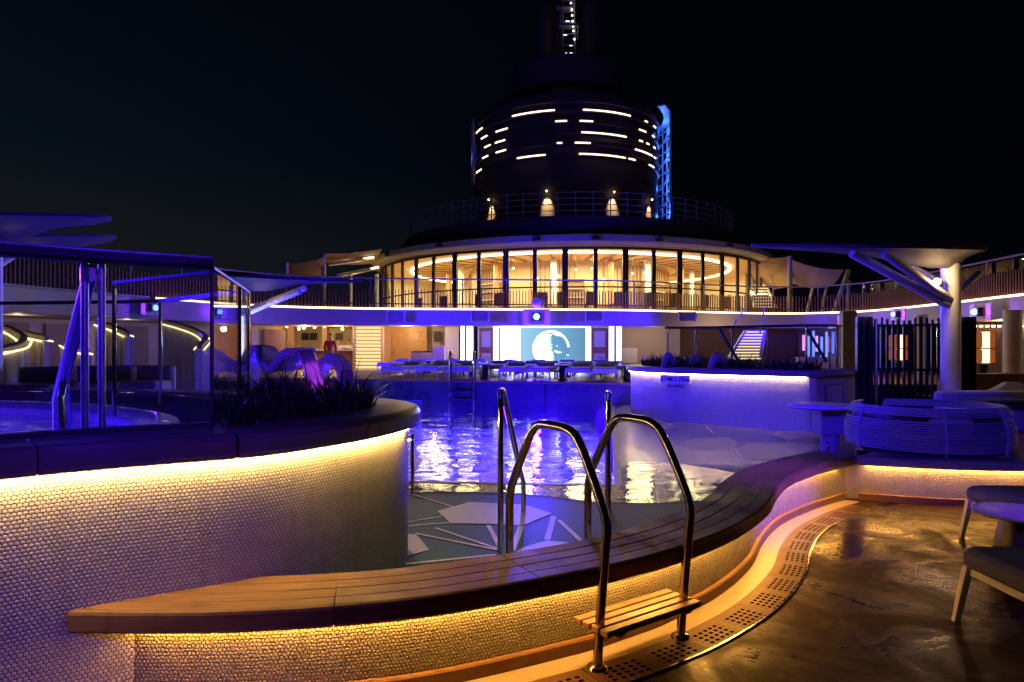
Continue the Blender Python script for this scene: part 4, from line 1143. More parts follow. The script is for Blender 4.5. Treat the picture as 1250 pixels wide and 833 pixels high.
# stage with screen
wall('stage_wall', 'white wall framing the big screen', 'wall', 583, 760, 32.0, .5, 2.6, M['white'])
scr = thing('led_screen', 'big bright screen showing a half white globe on teal beside a white block', 'screen', tuple(at(661,450,31.3)))
a_, c_ = at(611,398,31.3), at(714,450,31.3)
b = MB(); b.quad((a_.x,31.3,c_.z),(c_.x,31.3,c_.z),(c_.x,31.3,a_.z),(a_.x,31.3,a_.z))
m, nt, out = newmat('screen_picture'); k = N(nt); uv = k.coord('UV'); sx = k.n('ShaderNodeSeparateXYZ'); k.l(uv, sx.inputs[0])
U, V = sx.outputs[0], sx.outputs[1]
asp = (c_.x-a_.x)/(a_.z-c_.z)
dx = k.math('MULTIPLY', k.math('SUBTRACT', U, .60), asp); dy = k.math('SUBTRACT', V, .46)
rad = k.math('SQRT', k.math('ADD', k.math('MULTIPLY', dx, dx), k.math('MULTIPLY', dy, dy)))
globe = k.math('LESS_THAN', rad, .435)
nz = k.noise(uv, 5.0, 5, .6)
lit = k.ramp(k.math('ADD', k.math('SUBTRACT', U, k.math('MULTIPLY', V, -.10)), k.math('MULTIPLY', nz, .22)), .70, .78, 1, 0)
land = k.math('GREATER_THAN', k.noise(uv, 7.0, 4, .6), .60)
rim = k.math('MULTIPLY', k.math('GREATER_THAN', rad, .385), k.math('GREATER_THAN', V, .5))
w1 = k.math('MULTIPLY', globe, k.math('MAXIMUM', lit, k.math('MULTIPLY', k.math('MAXIMUM', land, rim), .55)))
bar = k.math('LESS_THAN', U, .235)
bg = k.mix(U, (.30,.56,.74), (.09,.22,.38)); bg = k.mix(k.math('MULTIPLY', globe, .5), bg, (.05,.22,.42))
colr = k.mix(k.math('MAXIMUM', w1, bar), bg, (.95,1.0,1.0))
e = k.n('ShaderNodeEmission'); k.l(colr, e.inputs[0]); k.l(k.math('ADD', k.math('MULTIPLY', k.math('MAXIMUM', w1, bar), 3.4), 1.35), e.inputs[1]); k.l(e.outputs[0], out.inputs[0])
obj('display', b, m, scr)
b = MB(); b.box(((a_.x+c_.x)/2,31.5,(a_.z+c_.z)/2),(c_.x-a_.x+.3,.3,a_.z-c_.z+.3)); obj('casing', b, M['black'], scr)
for x0, x1, lab in ((602,609,'left'),(715,721,'right')):
    a2, c2 = at(x0,398,31.2), at(x1,398,31.2); b = MB(); b.box(((a2.x+c2.x)/2,31.25,1.55),(c2.x-a2.x,.2,2.06)); obj('lit_side_frame', b, M['led_white'], scr)
b = MB(); a2, c2 = at(609.5,397,31.2), at(714.5,397,31.2); b.box(((a2.x+c2.x)/2,31.25,2.56),(c2.x-a2.x,.2,.06)); obj('lit_top_frame', b, M['led_white'], scr)
for x0, x1, lab in ((585,602,'left'),(722,742,'right')):
    a2, c2 = at(x0,398,30.9), at(x1,398,30.9); cx, ww = (a2.x+c2.x)/2, c2.x-a2.x
    t = thing('speaker_panel', 'brown wooden panel with two pale grilles, %s of the big screen' % lab, 'speaker', (cx,30.9,.5))
    b = MB(); b.box((cx,31.0,1.5),(ww,.2,2.0)); obj('panel', b, M['teakdark'], t)
    for z, h in ((2.0,.72),(1.05,.62)):
        b = MB(); b.box((cx,30.885,z),(ww*.66,.03,h)); g_ = obj('grille', b, M['beige'], t)
    b = MB(); b.lathe([(.18,-.02),(.2,.0),(.17,.01),(.05,-.0)], (0,0,0), 18); b.v = [(cx+v[0],30.865-v[2]*.5,1.05+v[1]) for v in b.v]; obj('speaker_cone', b, M['grey'], t)
for x0, x1, lab in ((562,567.5,'leftmost'),(569,578,'second from left'),(743,750,'third from left'),(752,759,'rightmost')):
    a2, c2 = at(x0,398,30.8), at(x1,398,30.8); cx, ww = (a2.x+c2.x)/2, c2.x-a2.x
    t = thing('lit_column', 'bright white lit column beside the stage, %s of the four' % lab, 'column', (cx,30.8,.5), 'lit columns beside the stage')
    b = MB(); b.box((cx,31.0,1.55),(ww,.35,2.1)); obj('shaft', b, M['white'], t); b = MB(); b.box((cx,30.81,1.55),(ww*.8,.03,2.05)); obj('light_panel', b, M['led_white'], t)
wall('beige_wall', 'plain taupe wall right of the stage behind the far planter', 'wall', 760, 830, 32.5, .5, 2.6, M['beige'])
wall('low_cabinet', 'low white cabinet below the taupe wall', 'cabinet', 755, 778, 31.5, .5, 1.6, M['white'], .4)
wall('dark_wall', 'dark brown back wall behind the far right planter glass', 'wall', 830, 1010, 34.5, .5, 2.6, M['brown'])
bk = thing('bottle_bar', 'bar back wall with upright blue and pink light tubes behind the right planter glass', 'bar', tuple(at(1012,440,30)))
a_, c_ = at(975,400,31), at(1043,440,31); b = MB(); b.box(((a_.x+c_.x)/2,31.2,1.5),(c_.x-a_.x,.2,2.0)); obj('back_wall', b, M['black'], bk)
for i, px in enumerate((981,987,993,997,1003,1009,1013,1017,1022)):
    p = at(px,412 + (i*5 % 7),30.95); b = MB(); b.box((p.x,p.y,p.z-.25),(.09,.06,.7+.3*(i % 3))); obj('light_tube', b, M['bottle_blue'] if i % 3 else M['bottle_pink'], bk)
b = MB(); p, q = at(975,437,30.4), at(1043,437,30.4); b.box(((p.x+q.x)/2,30.5,.85),(q.x-p.x,.5,.7)); obj('counter', b, M['cream'], bk)
# right side of the lower deck
wall('lit_wall', 'glowing cream wall strip behind the right end of the far planter', 'wall', 1029, 1046, 17.5, .5, 2.55, M['cream'])
b = MB(); b.sweep(offs(sub(E,s_near(E,15.9,30.5),plen(E)),4.6), [(0,.5),(0,2.6),(.2,2.6),(.2,.5)]); sw2 = tag(obj('side_wall', b, M['brown']), 'long dark side wall under the right upper deck', 'wall')
LWp = offs(sub(E,0,s_near(E,-8.6,27.6)),4.4)
b = MB(); b.sweep(LWp, [(0,.5),(0,2.6),(.2,2.6),(.2,.5)]); sw_ = tag(obj('side_wall', b, M['beige']), 'long brownish panelled side wall under the left upper deck', 'wall')
LWq = resample(LWp, 1.55)
for i, (p, n) in enumerate(zip(LWq, normals(LWq))):
    if p[1] < 9: continue
    b = MB(); b.box((p[0]-n[0]*.06,p[1]-n[1]*.06,1.5),(.95,.08,1.9),math.atan2(n[1],n[0])-PI/2); obj('wall_panel', b, M['brown'] if i % 3 else M['cream'], sw_)
for px0, px1, Y, lab in ((1226,1246,17.2,'thick pale round pillar at the right edge'),(1118,1132,19.5,'pale pillar seen through the metal slats'),(1246,1262,21.5,'far pillar cut by the right picture edge')):
    a_, c_ = at(px0,400,Y), at(px1,400,Y); b = MB(); r = (c_.x-a_.x)/2; b.lathe([(r,.5),(r,2.45),(r*1.1,2.5),(r*1.1,2.55)], ((a_.x+c_.x)/2,Y,0), 20); tag(obj('pillar', b, M['white'], None, True), lab, 'pillar')
for i, (px, Y) in enumerate(((1199.5,17.0),(1096,21.0),(1187,22.5))):
    p = at(px,435,Y); lab = ['pair of stacked red mesh lanterns with glowing core right of the white column','stacked lantern seen through the metal slats','small lantern behind the dark slat panel'][i]
    t = thing('lantern', lab, 'lantern', (p.x,p.y,.98))
    b = MB(); b.lathe([(.1,.98),(.12,1.2)], (p.x,p.y,0), 12); obj('base', b, M['black'], t)
    for z in (1.22,1.62):
        for s in (-1,1):
            b = MB(); b.rbox((p.x+s*.16,p.y,z+.18),(.14,.3,.34 if z < 1.5 else .4),.03); obj('shade', b, M['lantern_mesh'], t)
        b = MB(); b.box((p.x,p.y-.02,z+.18),(.15,.26,.34 if z < 1.5 else .4)); obj('core', b, M['lantern_core'], t)
    b = MB(); b.tube([(p.x,p.y,1.2),(p.x,p.y,2.05)],.03,8); obj('stem', b, M['black'], t)
cb = thing('side_counter', 'long dark red wood counter at the right edge below the lanterns', 'counter', tuple(at(1230,470,16.5)))
a_, c_ = at(1184,470,16.5), at(1300,470,16.5)
b = MB(); b.box(((a_.x+c_.x)/2,16.7,.70),(c_.x-a_.x,.6,.5)); obj('body', b, M['teakdark'], cb); b = MB(); b.box(((a_.x+c_.x)/2,16.7,.965),(c_.x-a_.x,.7,.03)); obj('worktop', b, M['teakdark'], cb)
sb_ = thing('slat_wall', 'ribbed wall with a row of warm lights along its top behind the lanterns', 'wall', tuple(at(1226,420,19.5)))
b = MB()
for i in range(22):
    p = at(1186+i*3.4,420,21.5); b.box((p.x,p.y,1.5),(.05,.08,1.7)); 
obj('slats', b, M['brown'], sb_)
for i in range(10):
    p = at(1190+i*7.5,405.5-i*.3,21.3); b = MB(); b.box((p.x,p.y,2.28),(.08,.05,.05)); obj('lamp', b, M['lamp_warm'], sb_)
# lit banquettes seen through the left glass
def booth(lab, pts, zb, ribs=True):
    P = smooth([tuple(at(*p)) for p in pts], .12); n = len(P)
    t = thing('curved_booth', lab, 'seating booth', (P[n//2][0],P[n//2][1],zb))
    nr = normals([(p[0],p[1]) for p in P]); b = MB()
    rings = [[(p[0],p[1],zb),(p[0],p[1],p[2]),(p[0]+q[0]*.12,p[1]+q[1]*.12,p[2]),(p[0]+q[0]*.12,p[1]+q[1]*.12,zb)] for p, q in zip(P, nr)]
    b.loft(rings)
    for i in range(0, n, 2):
        p, q = P[i], nr[i]
        for s in (-.02,.14): b.tube([(p[0]+q[0]*s,p[1]+q[1]*s,zb),(p[0]+q[0]*s,p[1]+q[1]*s,p[2]-.02)], .028, 5)
    obj('ribbed_back', b, M['cream'], t)
    b = MB(); b.tube([(p[0]+q[0]*.06,p[1]+q[1]*.06,p[2]+.10) for p, q in zip(P, nr)], .07, 6); obj('cap', b, M['brown'], t)
    for s in (-.06,.18):
        b = MB(); b.tube([(p[0]+q[0]*s,p[1]+q[1]*s,p[2]+.02) for p, q in zip(P, nr)], .02, 5); obj('light_strip', b, M['led_booth'], t)
booth('leftmost curved booth with a lit sweeping top edge beyond the hot tub', [(-14,402,15.5),(8,407,15.2),(21,414,14.6),(25,419,14.0),(18,427,13.4),(-6,434,13.0)], .3)
booth('short straight ribbed booth with lit top just right of the leftmost booth', [(28,412,15.6),(40,415,15.4),(54,418,15.2)], .3)
booth('ribbed booth with sloping lit edge behind the steel posts', [(118,398,17.5),(136,404,17.2),(154,412,16.8)], .3)
booth('curved booth with thin lit edge seen in the end glass panel', [(201,397,19),(222,403,18.6),(238,409,18),(248,417,17.4),(240,428,16.8)], .3)
booth('small low lit booth behind the slanted steel strut', [(76,423,16.2),(86,428,16),(104,434,15.8)], .3)
for i, (px, py, Y, w) in enumerate(((40,448,12.5,1.0),(70,446,12.8,1.1),(118,446,13.2,1.0),(172,447,13.5,.9))):
    p = at(px,py,Y); t = thing('lounge_sofa', 'dark low sofa beyond the hot tub, %s from the left' % ORD[i], 'sofa', (p.x,p.y,.5), 'sofas beyond the hot tub')
    b = MB(); b.rbox((p.x,p.y,.78),(w,.8,.35),.05,.1); obj('seat', b, M['brown'], t)
    b = MB(); b.rbox((p.x,p.y+.42,.95),(w,.2,.6),.05,.1); obj('backrest', b, M['brown'], t)
# ================================================================== FLOODLIGHTS ON THE FASCIA
def flood(px, py, s, label, nrm, Y):
    p = at(px,py,Y); n = Vector(nrm).normalized(); rz = math.atan2(n.y,n.x)+PI/2
    t = thing('floodlight', label, 'floodlight', tuple(p))
    b = MB(); b.box(p-n*.02,(1.0*s,.05,.58*s),rz); obj('reflector_plate', b, M['white'], t)
    b = MB(); b.box(p+n*.08,(.3*s,.2,.3*s),rz); h = obj('housing', b, M['black'], t)
    b = MB(); b.sphere(p+n*.18,.12*s,14,10,(1,1,1)); obj('lens', b, M['lens'], h, True)
    FP.append(p+n*.36)
    return p+n*.45
FL = {}; FP = []
FL['c'] = flood(655,387,1.15,'brightest blue floodlight at the centre of the fascia above the screen',(-.05,-1,0),29.1)
FL['l1'] = flood(57,370,.9,'leftmost blue floodlight beyond the glass',(1,-.25,0),19.6)
FL['l2'] = flood(185,376,.8,'blue floodlight behind the end glass panel',(1,-.4,0),22.3)
FL['l3'] = flood(265,381,.8,'blue floodlight close to the left canopy column',(1,-.7,0),25)
FL['r1'] = flood(1033,392,.8,'blue floodlight at the far right bend of the fascia',(-.8,-.6,0),30.6)
FL['r2'] = flood(1096,384,.8,'blue floodlight above the metal slat screen',(-1,-.1,0),26.2)
FL['r3'] = flood(1196,381,.95,'large blue floodlight right of the white column',(-1,-.05,0),22.6)
for i, (px, Y) in enumerate(((484,28.7),(586,28.85),(725,29.3),(838,30.4))):
    p = at(px,386.5,Y); b = MB(); b.rbox((p.x,p.y,p.z),(.78,.2,.40),.03); o = thing('wall_speaker', 'dark blue box speaker on the blue fascia, %s from the left' % ORD[i], 'speaker', tuple(p), 'box speakers on the fascia')
    obj('cabinet', b, M['grey'], o); 
    for s in (-.36,.36):
        b = MB(); b.box((p.x+s,p.y-.06,p.z),(.05,.22,.44)); obj('bracket', b, M['white'], o)
p = at(655,370,28.95); t = thing('dome_camera', 'round white dome camera on the railing directly above the brightest floodlight', 'camera', tuple(p))
b = MB(); b.sphere(p,.22,14,10); obj('dome', b, M['plastic'], t, True); b = MB(); b.tube([p+Vector((.2,0,-.2)),p+Vector((.32,0,0)),p+Vector((.2,0,.2))],.03,6); obj('yoke', b, M['grey'], t)

# ================================================================== CANOPIES
def canopy(lab, cx, cy, z, rx, ry, rot, tilt, col, zb, hub, arms, cm='canopy', lean=math.radians(6)):
    """leaf shaped disc (thin rim, deeper hub) carried by a round column with branching arms"""
    t = thing('canopy', lab, 'canopy', (col[0],col[1],zb))
    b = MB(); rings = []; n = 40
    R = Matrix.Rotation(rot,3,'Z') @ Matrix.Rotation(tilt,3,'Y') @ Matrix.Rotation(lean,3,'X')
    hubv = Vector(hub)
    for k, dz in ((1.0,.0),(1.0,-.05),(.62,-.07),(.40,-.11),(.12,-.24)):
        ring = []
        for i in range(n):
            a = 2*PI*i/n; f = 1 - .16*math.cos(a)**2*math.sin(a)**2*4
            v = Vector((rx*f*math.cos(a)*k, ry*f*math.sin(a)*k, dz)) 
            v += hubv*(1-k)
            v = R @ v + Vector((cx,cy,z)); ring.append(tuple(v))
        rings.append(ring)
    b.loft(rings[::-1]); obj('shade', b, M[cm], t, True)
    b = MB(); r = col[2]; b.lathe([(r,zb),(r,col[3])], (col[0],col[1],0), 24); obj('column', b, M['white'], t, True)
    for a0, a1, rr_ in arms:
        b = MB(); b.tube([a0,a1], rr_, 10); obj('arm', b, M['white'], t, True)
    return t
cp = at(1160.5,420,11)
R_arms = [(at(1160,374,10.95),at(1040,309,10.4),.07),(at(1162,368,10.95),at(1078,308,10.2),.07),(at(1160,352,11.1),at(1114,327,11.6),.06),(at(1164,362,11.1),at(1194,334,11.5),.06)]
can = canopy('big leaf shaped canopy on a white branching column right of the far planter', at(1055,305,11).x, 10.9, at(1055,301,11).z, 1.85, 1.1, .0, math.radians(.8), (cp.x,11,.145,2.95), .45, (1.45,.1,-.12), R_arms, 'canopy_pale', math.radians(8))
lp_ = at(1144,344,10.75); b = MB(); b.sphere(lp_,.055,10,8); t = thing('canopy_lamp', 'small warm lamp clamped to the white column under the leaf canopy', 'lamp', tuple(lp_)); obj('bulb', b, M['lamp_warm'], t, True)
b = MB(); b.tube([lp_+Vector((.02,.03,-.05)),lp_+Vector((.12,.05,-.16)),(cp.x-.12,10.95,lp_.z-.16)],.02,6); b.rbox(lp_+Vector((.06,.03,-.03)),(.1,.08,.1),.02); obj('bracket', b, M['black'], t)
lc = at(298,400,15)
canopy('dark blue leaf canopy with a slanted arm and pale column left of the screen', at(352,350,14.4).x, 14.3, at(350,338,14.3).z, 1.55, .8, math.radians(8), math.radians(2), (lc.x,15,.13,2.95), .3, (-.7,.1,-.1), [(at(300,380,14.9),at(372,352,14.3),.07),(at(298,384,14.8),at(366,356,14.0),.06)])
tb = MB(); p, q = at(296,386,14.8), at(296,458,14.8); tb.tube([q,p],.035,8); tl = tag(obj('light_tube', tb, M['led_tube']), 'upright bluish white light tube beside the left canopy column', 'light tube')
p = at(288,338,14.8); b = MB(); b.lathe([(.05,-.2),(.42,-.12),(.5,.02),(.48,.06),(.05,.1)], tuple(p), 26); tag(obj('column_cap', b, M['canopy'], None, True), 'round dark cap on top of the pale canopy column at left', 'canopy')
canopy('uppermost dark leaf canopy at the top left above the glass windbreak', at(40,268,12.4).x, 12.4, at(40,268,12.4).z, 1.35, 1.3, math.radians(0), math.radians(-3), (at(-6,300,12.6).x,12.6,.12,3.5), .0, (-.5,0,-.15), [(at(-8,305,12.5),at(14,279,12.2),.09)])
canopy('second dark leaf canopy at the top left, lower and nearer the steel post', at(78,291,13.6).x, 13.6, at(78,291,13.6).z, .95, 1.2, math.radians(0), math.radians(-4), (at(-16,340,13.8).x,13.8,.12,3.2), .0, (-.5,0,-.15), [(at(-14,330,13.7),at(38,296,13.3),.09)])

# ================================================================== METAL SLAT SCREEN, TABLE, DAYBED, SOFA
ss = thing('slat_screen', 'tall dark metal screen of upright bars with dense ribbed side panels behind the daybed', 'screen', tuple(at(1108,500,12)))
z0, z1 = .3, 2.12
for x0, x1 in ((1045,1066),(1171,1192)):
    b = MB(); n = 8
    for i in range(n):
        p = at(x0+(x1-x0)*(i+.5)/n,420,12.1); b.box((p.x,p.y+.04*math.sin(i*2),(z0+z1)/2+.03),((x1-x0)/n*12/F*.72,.08,z1-z0))
    a_, c_ = at(x0,420,12.18), at(x1,420,12.18); b.box(((a_.x+c_.x)/2,12.2,(z0+z1)/2),(c_.x-a_.x,.03,z1-z0-.1)); obj('ribbed_panel', b, M['dark_metal'], ss)
random.seed(11)
for i in range(12):
    px = 1069+i*6.9; p = at(px,420,12 + .22*math.sin(i*.5)); b = MB()
    b.box((p.x,p.y,(z0+z1)/2 + random.uniform(-.04,.03)),(.036,.045,z1-z0),random.uniform(-.3,.3)); obj('bar', b, M['chrome'] if i in (0,11) else M['dark_metal'], ss)
for z in (.62,1.22,2.0):
    b = MB(); b.tube([tuple(at(1068+i*8,420,12.06+.22*math.sin(i*.58)).xy)+(z,) for i in range(11)],.022,6); obj('cross_rail', b, M['dark_metal'], ss)
ht = thing('standing_table', 'half round white table on a short pedestal at the end of the curved bench', 'table', (4.12,9.2,.15))
b = MB(); b.lathe([(.02,.79),(.40,.79),(.42,.805),(.42,.835),(.40,.845),(.02,.845)], (4.16,9.2,0), 32); obj('table_top', b, M['white'], ht, True)
b = MB(); b.box((4.28,9.2,.62),(.36,.3,.34)); b.lathe([(.12,.15),(.12,.45)], (4.28,9.2,0), 16); obj('pedestal', b, M['grey'], ht)
b = MB(); b.tube([(4.02,8.7,.15),(4.02,8.7,.34)],.018,8); b.sphere((4.02,8.7,.36),.03,8,6); tag(obj('shower_tap', b, M['chrome']), 'small steel knob post on the wet floor beside the standing table', 'tap')
db = thing('round_daybed', 'round daybed woven from horizontal blue lit tubes on the right platform', 'daybed', (4.72,7.78,.48))
dc = Vector((4.72,7.78)); n = 18
for i in range(n):
    f = i/(n-1); r = .80 + .03*math.sin(f*PI) - .07*f*f
    z = .515 + .445*(1-(1-f)**1.25) if f > .75 else .515 + .43*f
    b = MB(); pts = []
    a0, a1 = -PI*1.0, PI*.62
    for j in range(49):
        a = -PI*1.32 + 1.85*PI*j/48 ; pts.append((dc.x+r*1.03*math.cos(a), dc.y+r*math.sin(a), z))
    b.tube(pts, .009, 6); obj('woven_tube', b, M['rope'], db, True)
for a in (-PI*.95,-PI*.6,-PI*.34,-.1,.35):
    b = MB(); pts = []
    for i in range(n):
        f = i/(n-1); r = .80 + .03*math.sin(f*PI) - .07*f*f + .012
        z = .515 + .445*(1-(1-f)**1.25) if f > .75 else .515 + .43*f
        pts.append((dc.x+r*1.03*math.cos(a), dc.y+r*math.sin(a), z))
    b.tube([(pts[0][0],pts[0][1],.482)]+pts, .013, 6); obj('upright', b, M['rope'], db, True)
b = MB(); b.lathe([(.05,.49),(.66,.49),(.70,.53),(.70,.58),(.64,.63),(.05,.64)], (dc.x,dc.y,0), 36); obj('seat_cushion', b, M['cushion'], db, True)
for i, a in enumerate((-2.4,-1.7,-1.0,2.6)):
    b = MB(); b.sphere((dc.x+.55*math.cos(a),dc.y+.55*math.sin(a),.78),.2,14,10,(1.2,.7,.75)); obj('pillow', b, M['cushion_light'] if i % 2 else M['cushion'], db, True)
sf = thing('sofa', 'white edged sofa behind the round daybed at the right edge', 'sofa', tuple(at(1225,500,9.6)))
p = at(1228,500,9.6)
b = MB(); b.rbox((p.x,p.y,.62),(1.5,.9,.28),.05); obj('base', b, M['mattress'], sf)
b = MB(); b.rbox((p.x,p.y+.4,.80),(1.5,.16,.36),.05); obj('backrest', b, M['mattress'], sf)
b = MB(); b.rbox((p.x-.1,p.y-.05,.82),(.9,.6,.14),.05); obj('cushion', b, M['cushion'], sf)
p = at(1236,484,10.8); b = MB(); b.box((p.x,p.y,.66),(.06,.06,.4)); 
pr = tag(obj('folded_parasol', (lambda m: m.loft([[ (p.x+x*k,p.y+y*k,z) for x,y in ((-.5,-.1),(.5,-.1),(.5,.3),(-.5,.3))] for k,z in ((1,.5),(.95,.78),(.2,1.06))]))(MB()), M['mattress']), 'pale draped cover with a pointed top at the right edge behind the sofa', 'cover')

# ================================================================== NEAR LOUNGERS AND TABLE
def near_lounger(lab, x, y):
    t = thing('sun_lounger', lab, 'sun lounger', (x,y,0), 'loungers at the right edge')
    b = MB(); b.box((x+.95,y,.305),(1.84,.035,.05)); b.box((x+.95,y-.70,.305),(1.84,.035,.05))
    for xx in (.05,.9,1.8): b.box((x+xx,y-.35,.30),(.04,.68,.04))
    obj('frame', b, M['white'], t)
    for xx in (.03,1.75):
        for yy in (0,-.70):
            b = MB(); s = 1 if yy == 0 else -1; b.loft([[(x+xx+dx-.0, y+yy+dy, .33) for dx,dy in ((-.022,-.02),(.022,-.02),(.022,.02),(-.022,.02))],[(x+xx-.06+dx, y+yy+dy+.02*s, 0) for dx,dy in ((-.018,-.016),(.018,-.016),(.018,.016),(-.018,.016))]]); obj('leg', b, M['white'], t)
    b = MB(); b.rbox((x+.62,y-.35,.39),(1.26,.74,.115),.035); obj('mattress', b, M['cushion'], t, False, .012)
    b = MB(); b.box((x+1.52,y-.35,.50),(.62,.72,.11)); obj('backrest', b, M['cushion'], t, False, .012)
near_lounger('charcoal cushioned lounger on white legs, nearest at the right edge', 2.63, 3.98)
near_lounger('second lounger with blue lit cushion at the right edge behind the round table', 3.82, 5.74)
rt = thing('round_side_table', 'small round side table on a cone pedestal between the two right loungers', 'side table', (3.49,4.72,0))
b = MB(); b.lathe([(.02,.445),(.255,.445),(.265,.455),(.265,.468),(.25,.478),(.02,.478)], (3.49,4.72,0), 36); obj('table_top', b, M['grey'], rt, True)
b = MB(); b.lathe([(.05,.0),(.17,.0),(.17,.02),(.10,.43),(.03,.445)], (3.49,4.72,0), 28); obj('pedestal', b, M['dark_metal'], rt, True)

# ================================================================== PEOPLE
def skin(name, joints, edges, mat, parent=None, sub_=1):
    me = bpy.data.meshes.new(name); bm = bmesh.new(); lay = bm.verts.layers.skin.verify(); vs = [bm.verts.new(j[:3]) for j in joints]
    for a, b_ in edges: bm.edges.new((vs[a], vs[b_]))
    for v, j in zip(vs, joints):
        v[lay].radius = (j[3], j[4] if len(j) > 4 else j[3])
    vs[0][lay].use_root = True
    bm.to_mesh(me); bm.free(); me.materials.append(mat)
    o = bpy.data.objects.new(name, me); COL.objects.link(o)
    o.modifiers.new('Skin', 'SKIN').use_smooth_shade = True
    s = o.modifiers.new('Subsurf', 'SUBSURF'); s.levels = s.render_levels = sub_
    if parent: o.parent = parent; o.matrix_parent_inverse = Matrix.Translation(-Vector(parent.location))
    return o
def person(lab, x, y, z, h, top, low, rz=0.0):
    """standing figure, body one skinned surface; clothes are slightly wider shells"""
    t = thing('person', lab, 'person', (x,y,z)); S = h/1.75
    def J(px, py, pz, r, r2=None):
        c, s = math.cos(rz), math.sin(rz)
        return (x+(px*c-py*s)*S, y+(px*s+py*c)*S, z+pz*S, r*S, (r2 or r)*S)
    js = [J(0,0,.93,.12,.15),J(0,0,1.15,.11,.14),J(0,0,1.36,.11,.17),J(0,0,1.49,.055),J(0,-.01,1.58,.075,.065),J(0,-.01,1.68,.075,.07),
          J(.18,0,1.40,.055),J(.25,.0,1.14,.043),J(.22,-.12,.93,.033),J(.21,-.17,.86,.03),J(-.18,0,1.40,.055),J(-.25,0,1.14,.043),J(-.22,-.12,.93,.033),J(-.21,-.17,.86,.03),
          J(.09,0,.82,.085),J(.10,-.01,.47,.06),J(.10,.02,.08,.04),J(.10,-.13,.03,.035),J(-.09,0,.82,.085),J(-.10,-.01,.47,.06),J(-.10,.02,.08,.04),J(-.10,-.13,.03,.035)]
    ed = [(0,1),(1,2),(2,3),(3,4),(4,5),(2,6),(6,7),(7,8),(8,9),(2,10),(10,11),(11,12),(12,13),(0,14),(14,15),(15,16),(16,17),(0,18),(18,19),(19,20),(20,21)]
    skin('body', js, ed, M['skin'], t, 2)
    g = .018
    def wid(i, d=g): j = js[i]; return (j[0],j[1],j[2],j[3]+d*S,j[4]+d*S)
    skin('sweater', [wid(0),wid(1),wid(2),wid(6),wid(7),wid(8),wid(10),wid(11),wid(12)], [(0,1),(1,2),(2,3),(3,4),(4,5),(2,6),(6,7),(7,8)], top, t, 2)
    skin('trousers', [wid(0,.012),wid(14),wid(15,.025),wid(16,.03),wid(18),wid(19,.025),wid(20,.03)], [(0,1),(1,2),(2,3),(0,4),(4,5),(5,6)], low, t, 2)
    b = MB(); hd = js[5]; b.sphere((hd[0],hd[1]+.015*S,hd[2]+.035*S),.092*S,14,10,(1,1.05,.9)); obj('hair', b, M['hair'], t, True)
pp = at(403,407,30.6); person('person in a red sweater and tan trousers standing at the buffet', pp.x, 30.6, .5, 1.75, M['red'], M['khaki'], PI)
for px, lab in ((415,'left'),(425,'right')):
    pp = at(px,415,33.2); person('small figure in white behind the buffet counter, the %s one of the two' % lab, pp.x, 33.2, .5, 1.52, M['white'], M['khaki'], 0.0)

# ================================================================== LIGHT
def lamp(nm, kind, loc, energy, col, target=None, size=.1, spot=60, blend=.5, sx=None):
    d = bpy.data.lights.new(nm, kind); d.energy = energy; d.color = col
    if kind == 'SPOT': d.spot_size = math.radians(spot); d.spot_blend = blend; d.shadow_soft_size = size
    elif kind == 'POINT': d.shadow_soft_size = size
    elif kind == 'AREA':
        d.size = size
        if sx: d.shape = 'RECTANGLE'; d.size_y = sx
    o = bpy.data.objects.new(nm, d); COL.objects.link(o); o.location = loc
    if target is not None: o.rotation_euler = (Vector(target)-Vector(loc)).to_track_quat('-Z','Y').to_euler()
    return o
BLUE = (.035,.006,1.0); VIO = (.45,.06,1.0); WARM = (1.0,.62,.24)
# floodlights seen on the fascia, aimed across the pool
lamp('flood_left', 'SPOT', FL['l1'], 9000, BLUE, (0,29.2,2.5), .15, 42, .8)
lamp('flood_left', 'SPOT', FL['l2'], 11000, BLUE, (8,31,2.5), .15, 50, .8)
lamp('flood_right', 'SPOT', FL['r2'], 8000, BLUE, (-3,29,2.5), .15, 42, .8)
lamp('flood_right', 'SPOT', FL['r3'], 9000, BLUE, (1,29.3,2.5), .15, 36, .8)
lamp('flood_centre', 'SPOT', FL['c'], 4500, BLUE, (1,7,.3), .15, 70, .6)
lamp('flood_left_low', 'SPOT', FL['l1']+Vector((0,0,-.1)), 12000, BLUE, (5.2,8.5,.6), .15, 24, .6)
# unseen blue and violet spots added behind the photographer to brighten single parts
lamp('added_rear_spot', 'SPOT', (-6.5,-12,9.2), 18000, BLUE, (4.1,13.0,.5), .15, 14, .5)
lamp('added_rear_spot', 'SPOT', (0,-13,9.5), 1100, BLUE, (-.3,19,.5), .15, 15, .5)
lamp('added_rear_spot', 'SPOT', (6.5,-5,6.2), 1800, (.14,.03,1.0), (-2.9,2.4,.9), .15, 24, .9)
lamp('added_rear_spot', 'SPOT', (1.5,-9,5.0), 3200, (.12,.02,1.0), tuple(at(352,452,5.2)), .1, 7, .6)
lamp('added_rear_spot', 'SPOT', (1.2,-9,5.0), 8000, (.6,.06,1.0), tuple(at(384,462,4.8)), .04, 1.3, .5)
lamp('added_rear_spot', 'SPOT', (-5.5,-9,5.2), 6000, BLUE, (4.75,7.6,.75), .15, 6.5, .5)
lamp('added_rear_spot', 'SPOT', (9.5,-3,5.6), 13000, (.20,.045,1.0), (2.55,6.05,.2), .25, 8.5, .5)
lamp('added_rear_spot', 'SPOT', (-2,-8,9), 10000, BLUE, (3.2,10.6,.15), .15, 10, .6)
lamp('added_floor_spot', 'SPOT', (-4.5,14,6.5), 1800, (1.0,.74,.6), (-.2,4.9,.15), .1, 13, .8)  # added warm spot beyond the planter, no fixture, brightens the pool floor
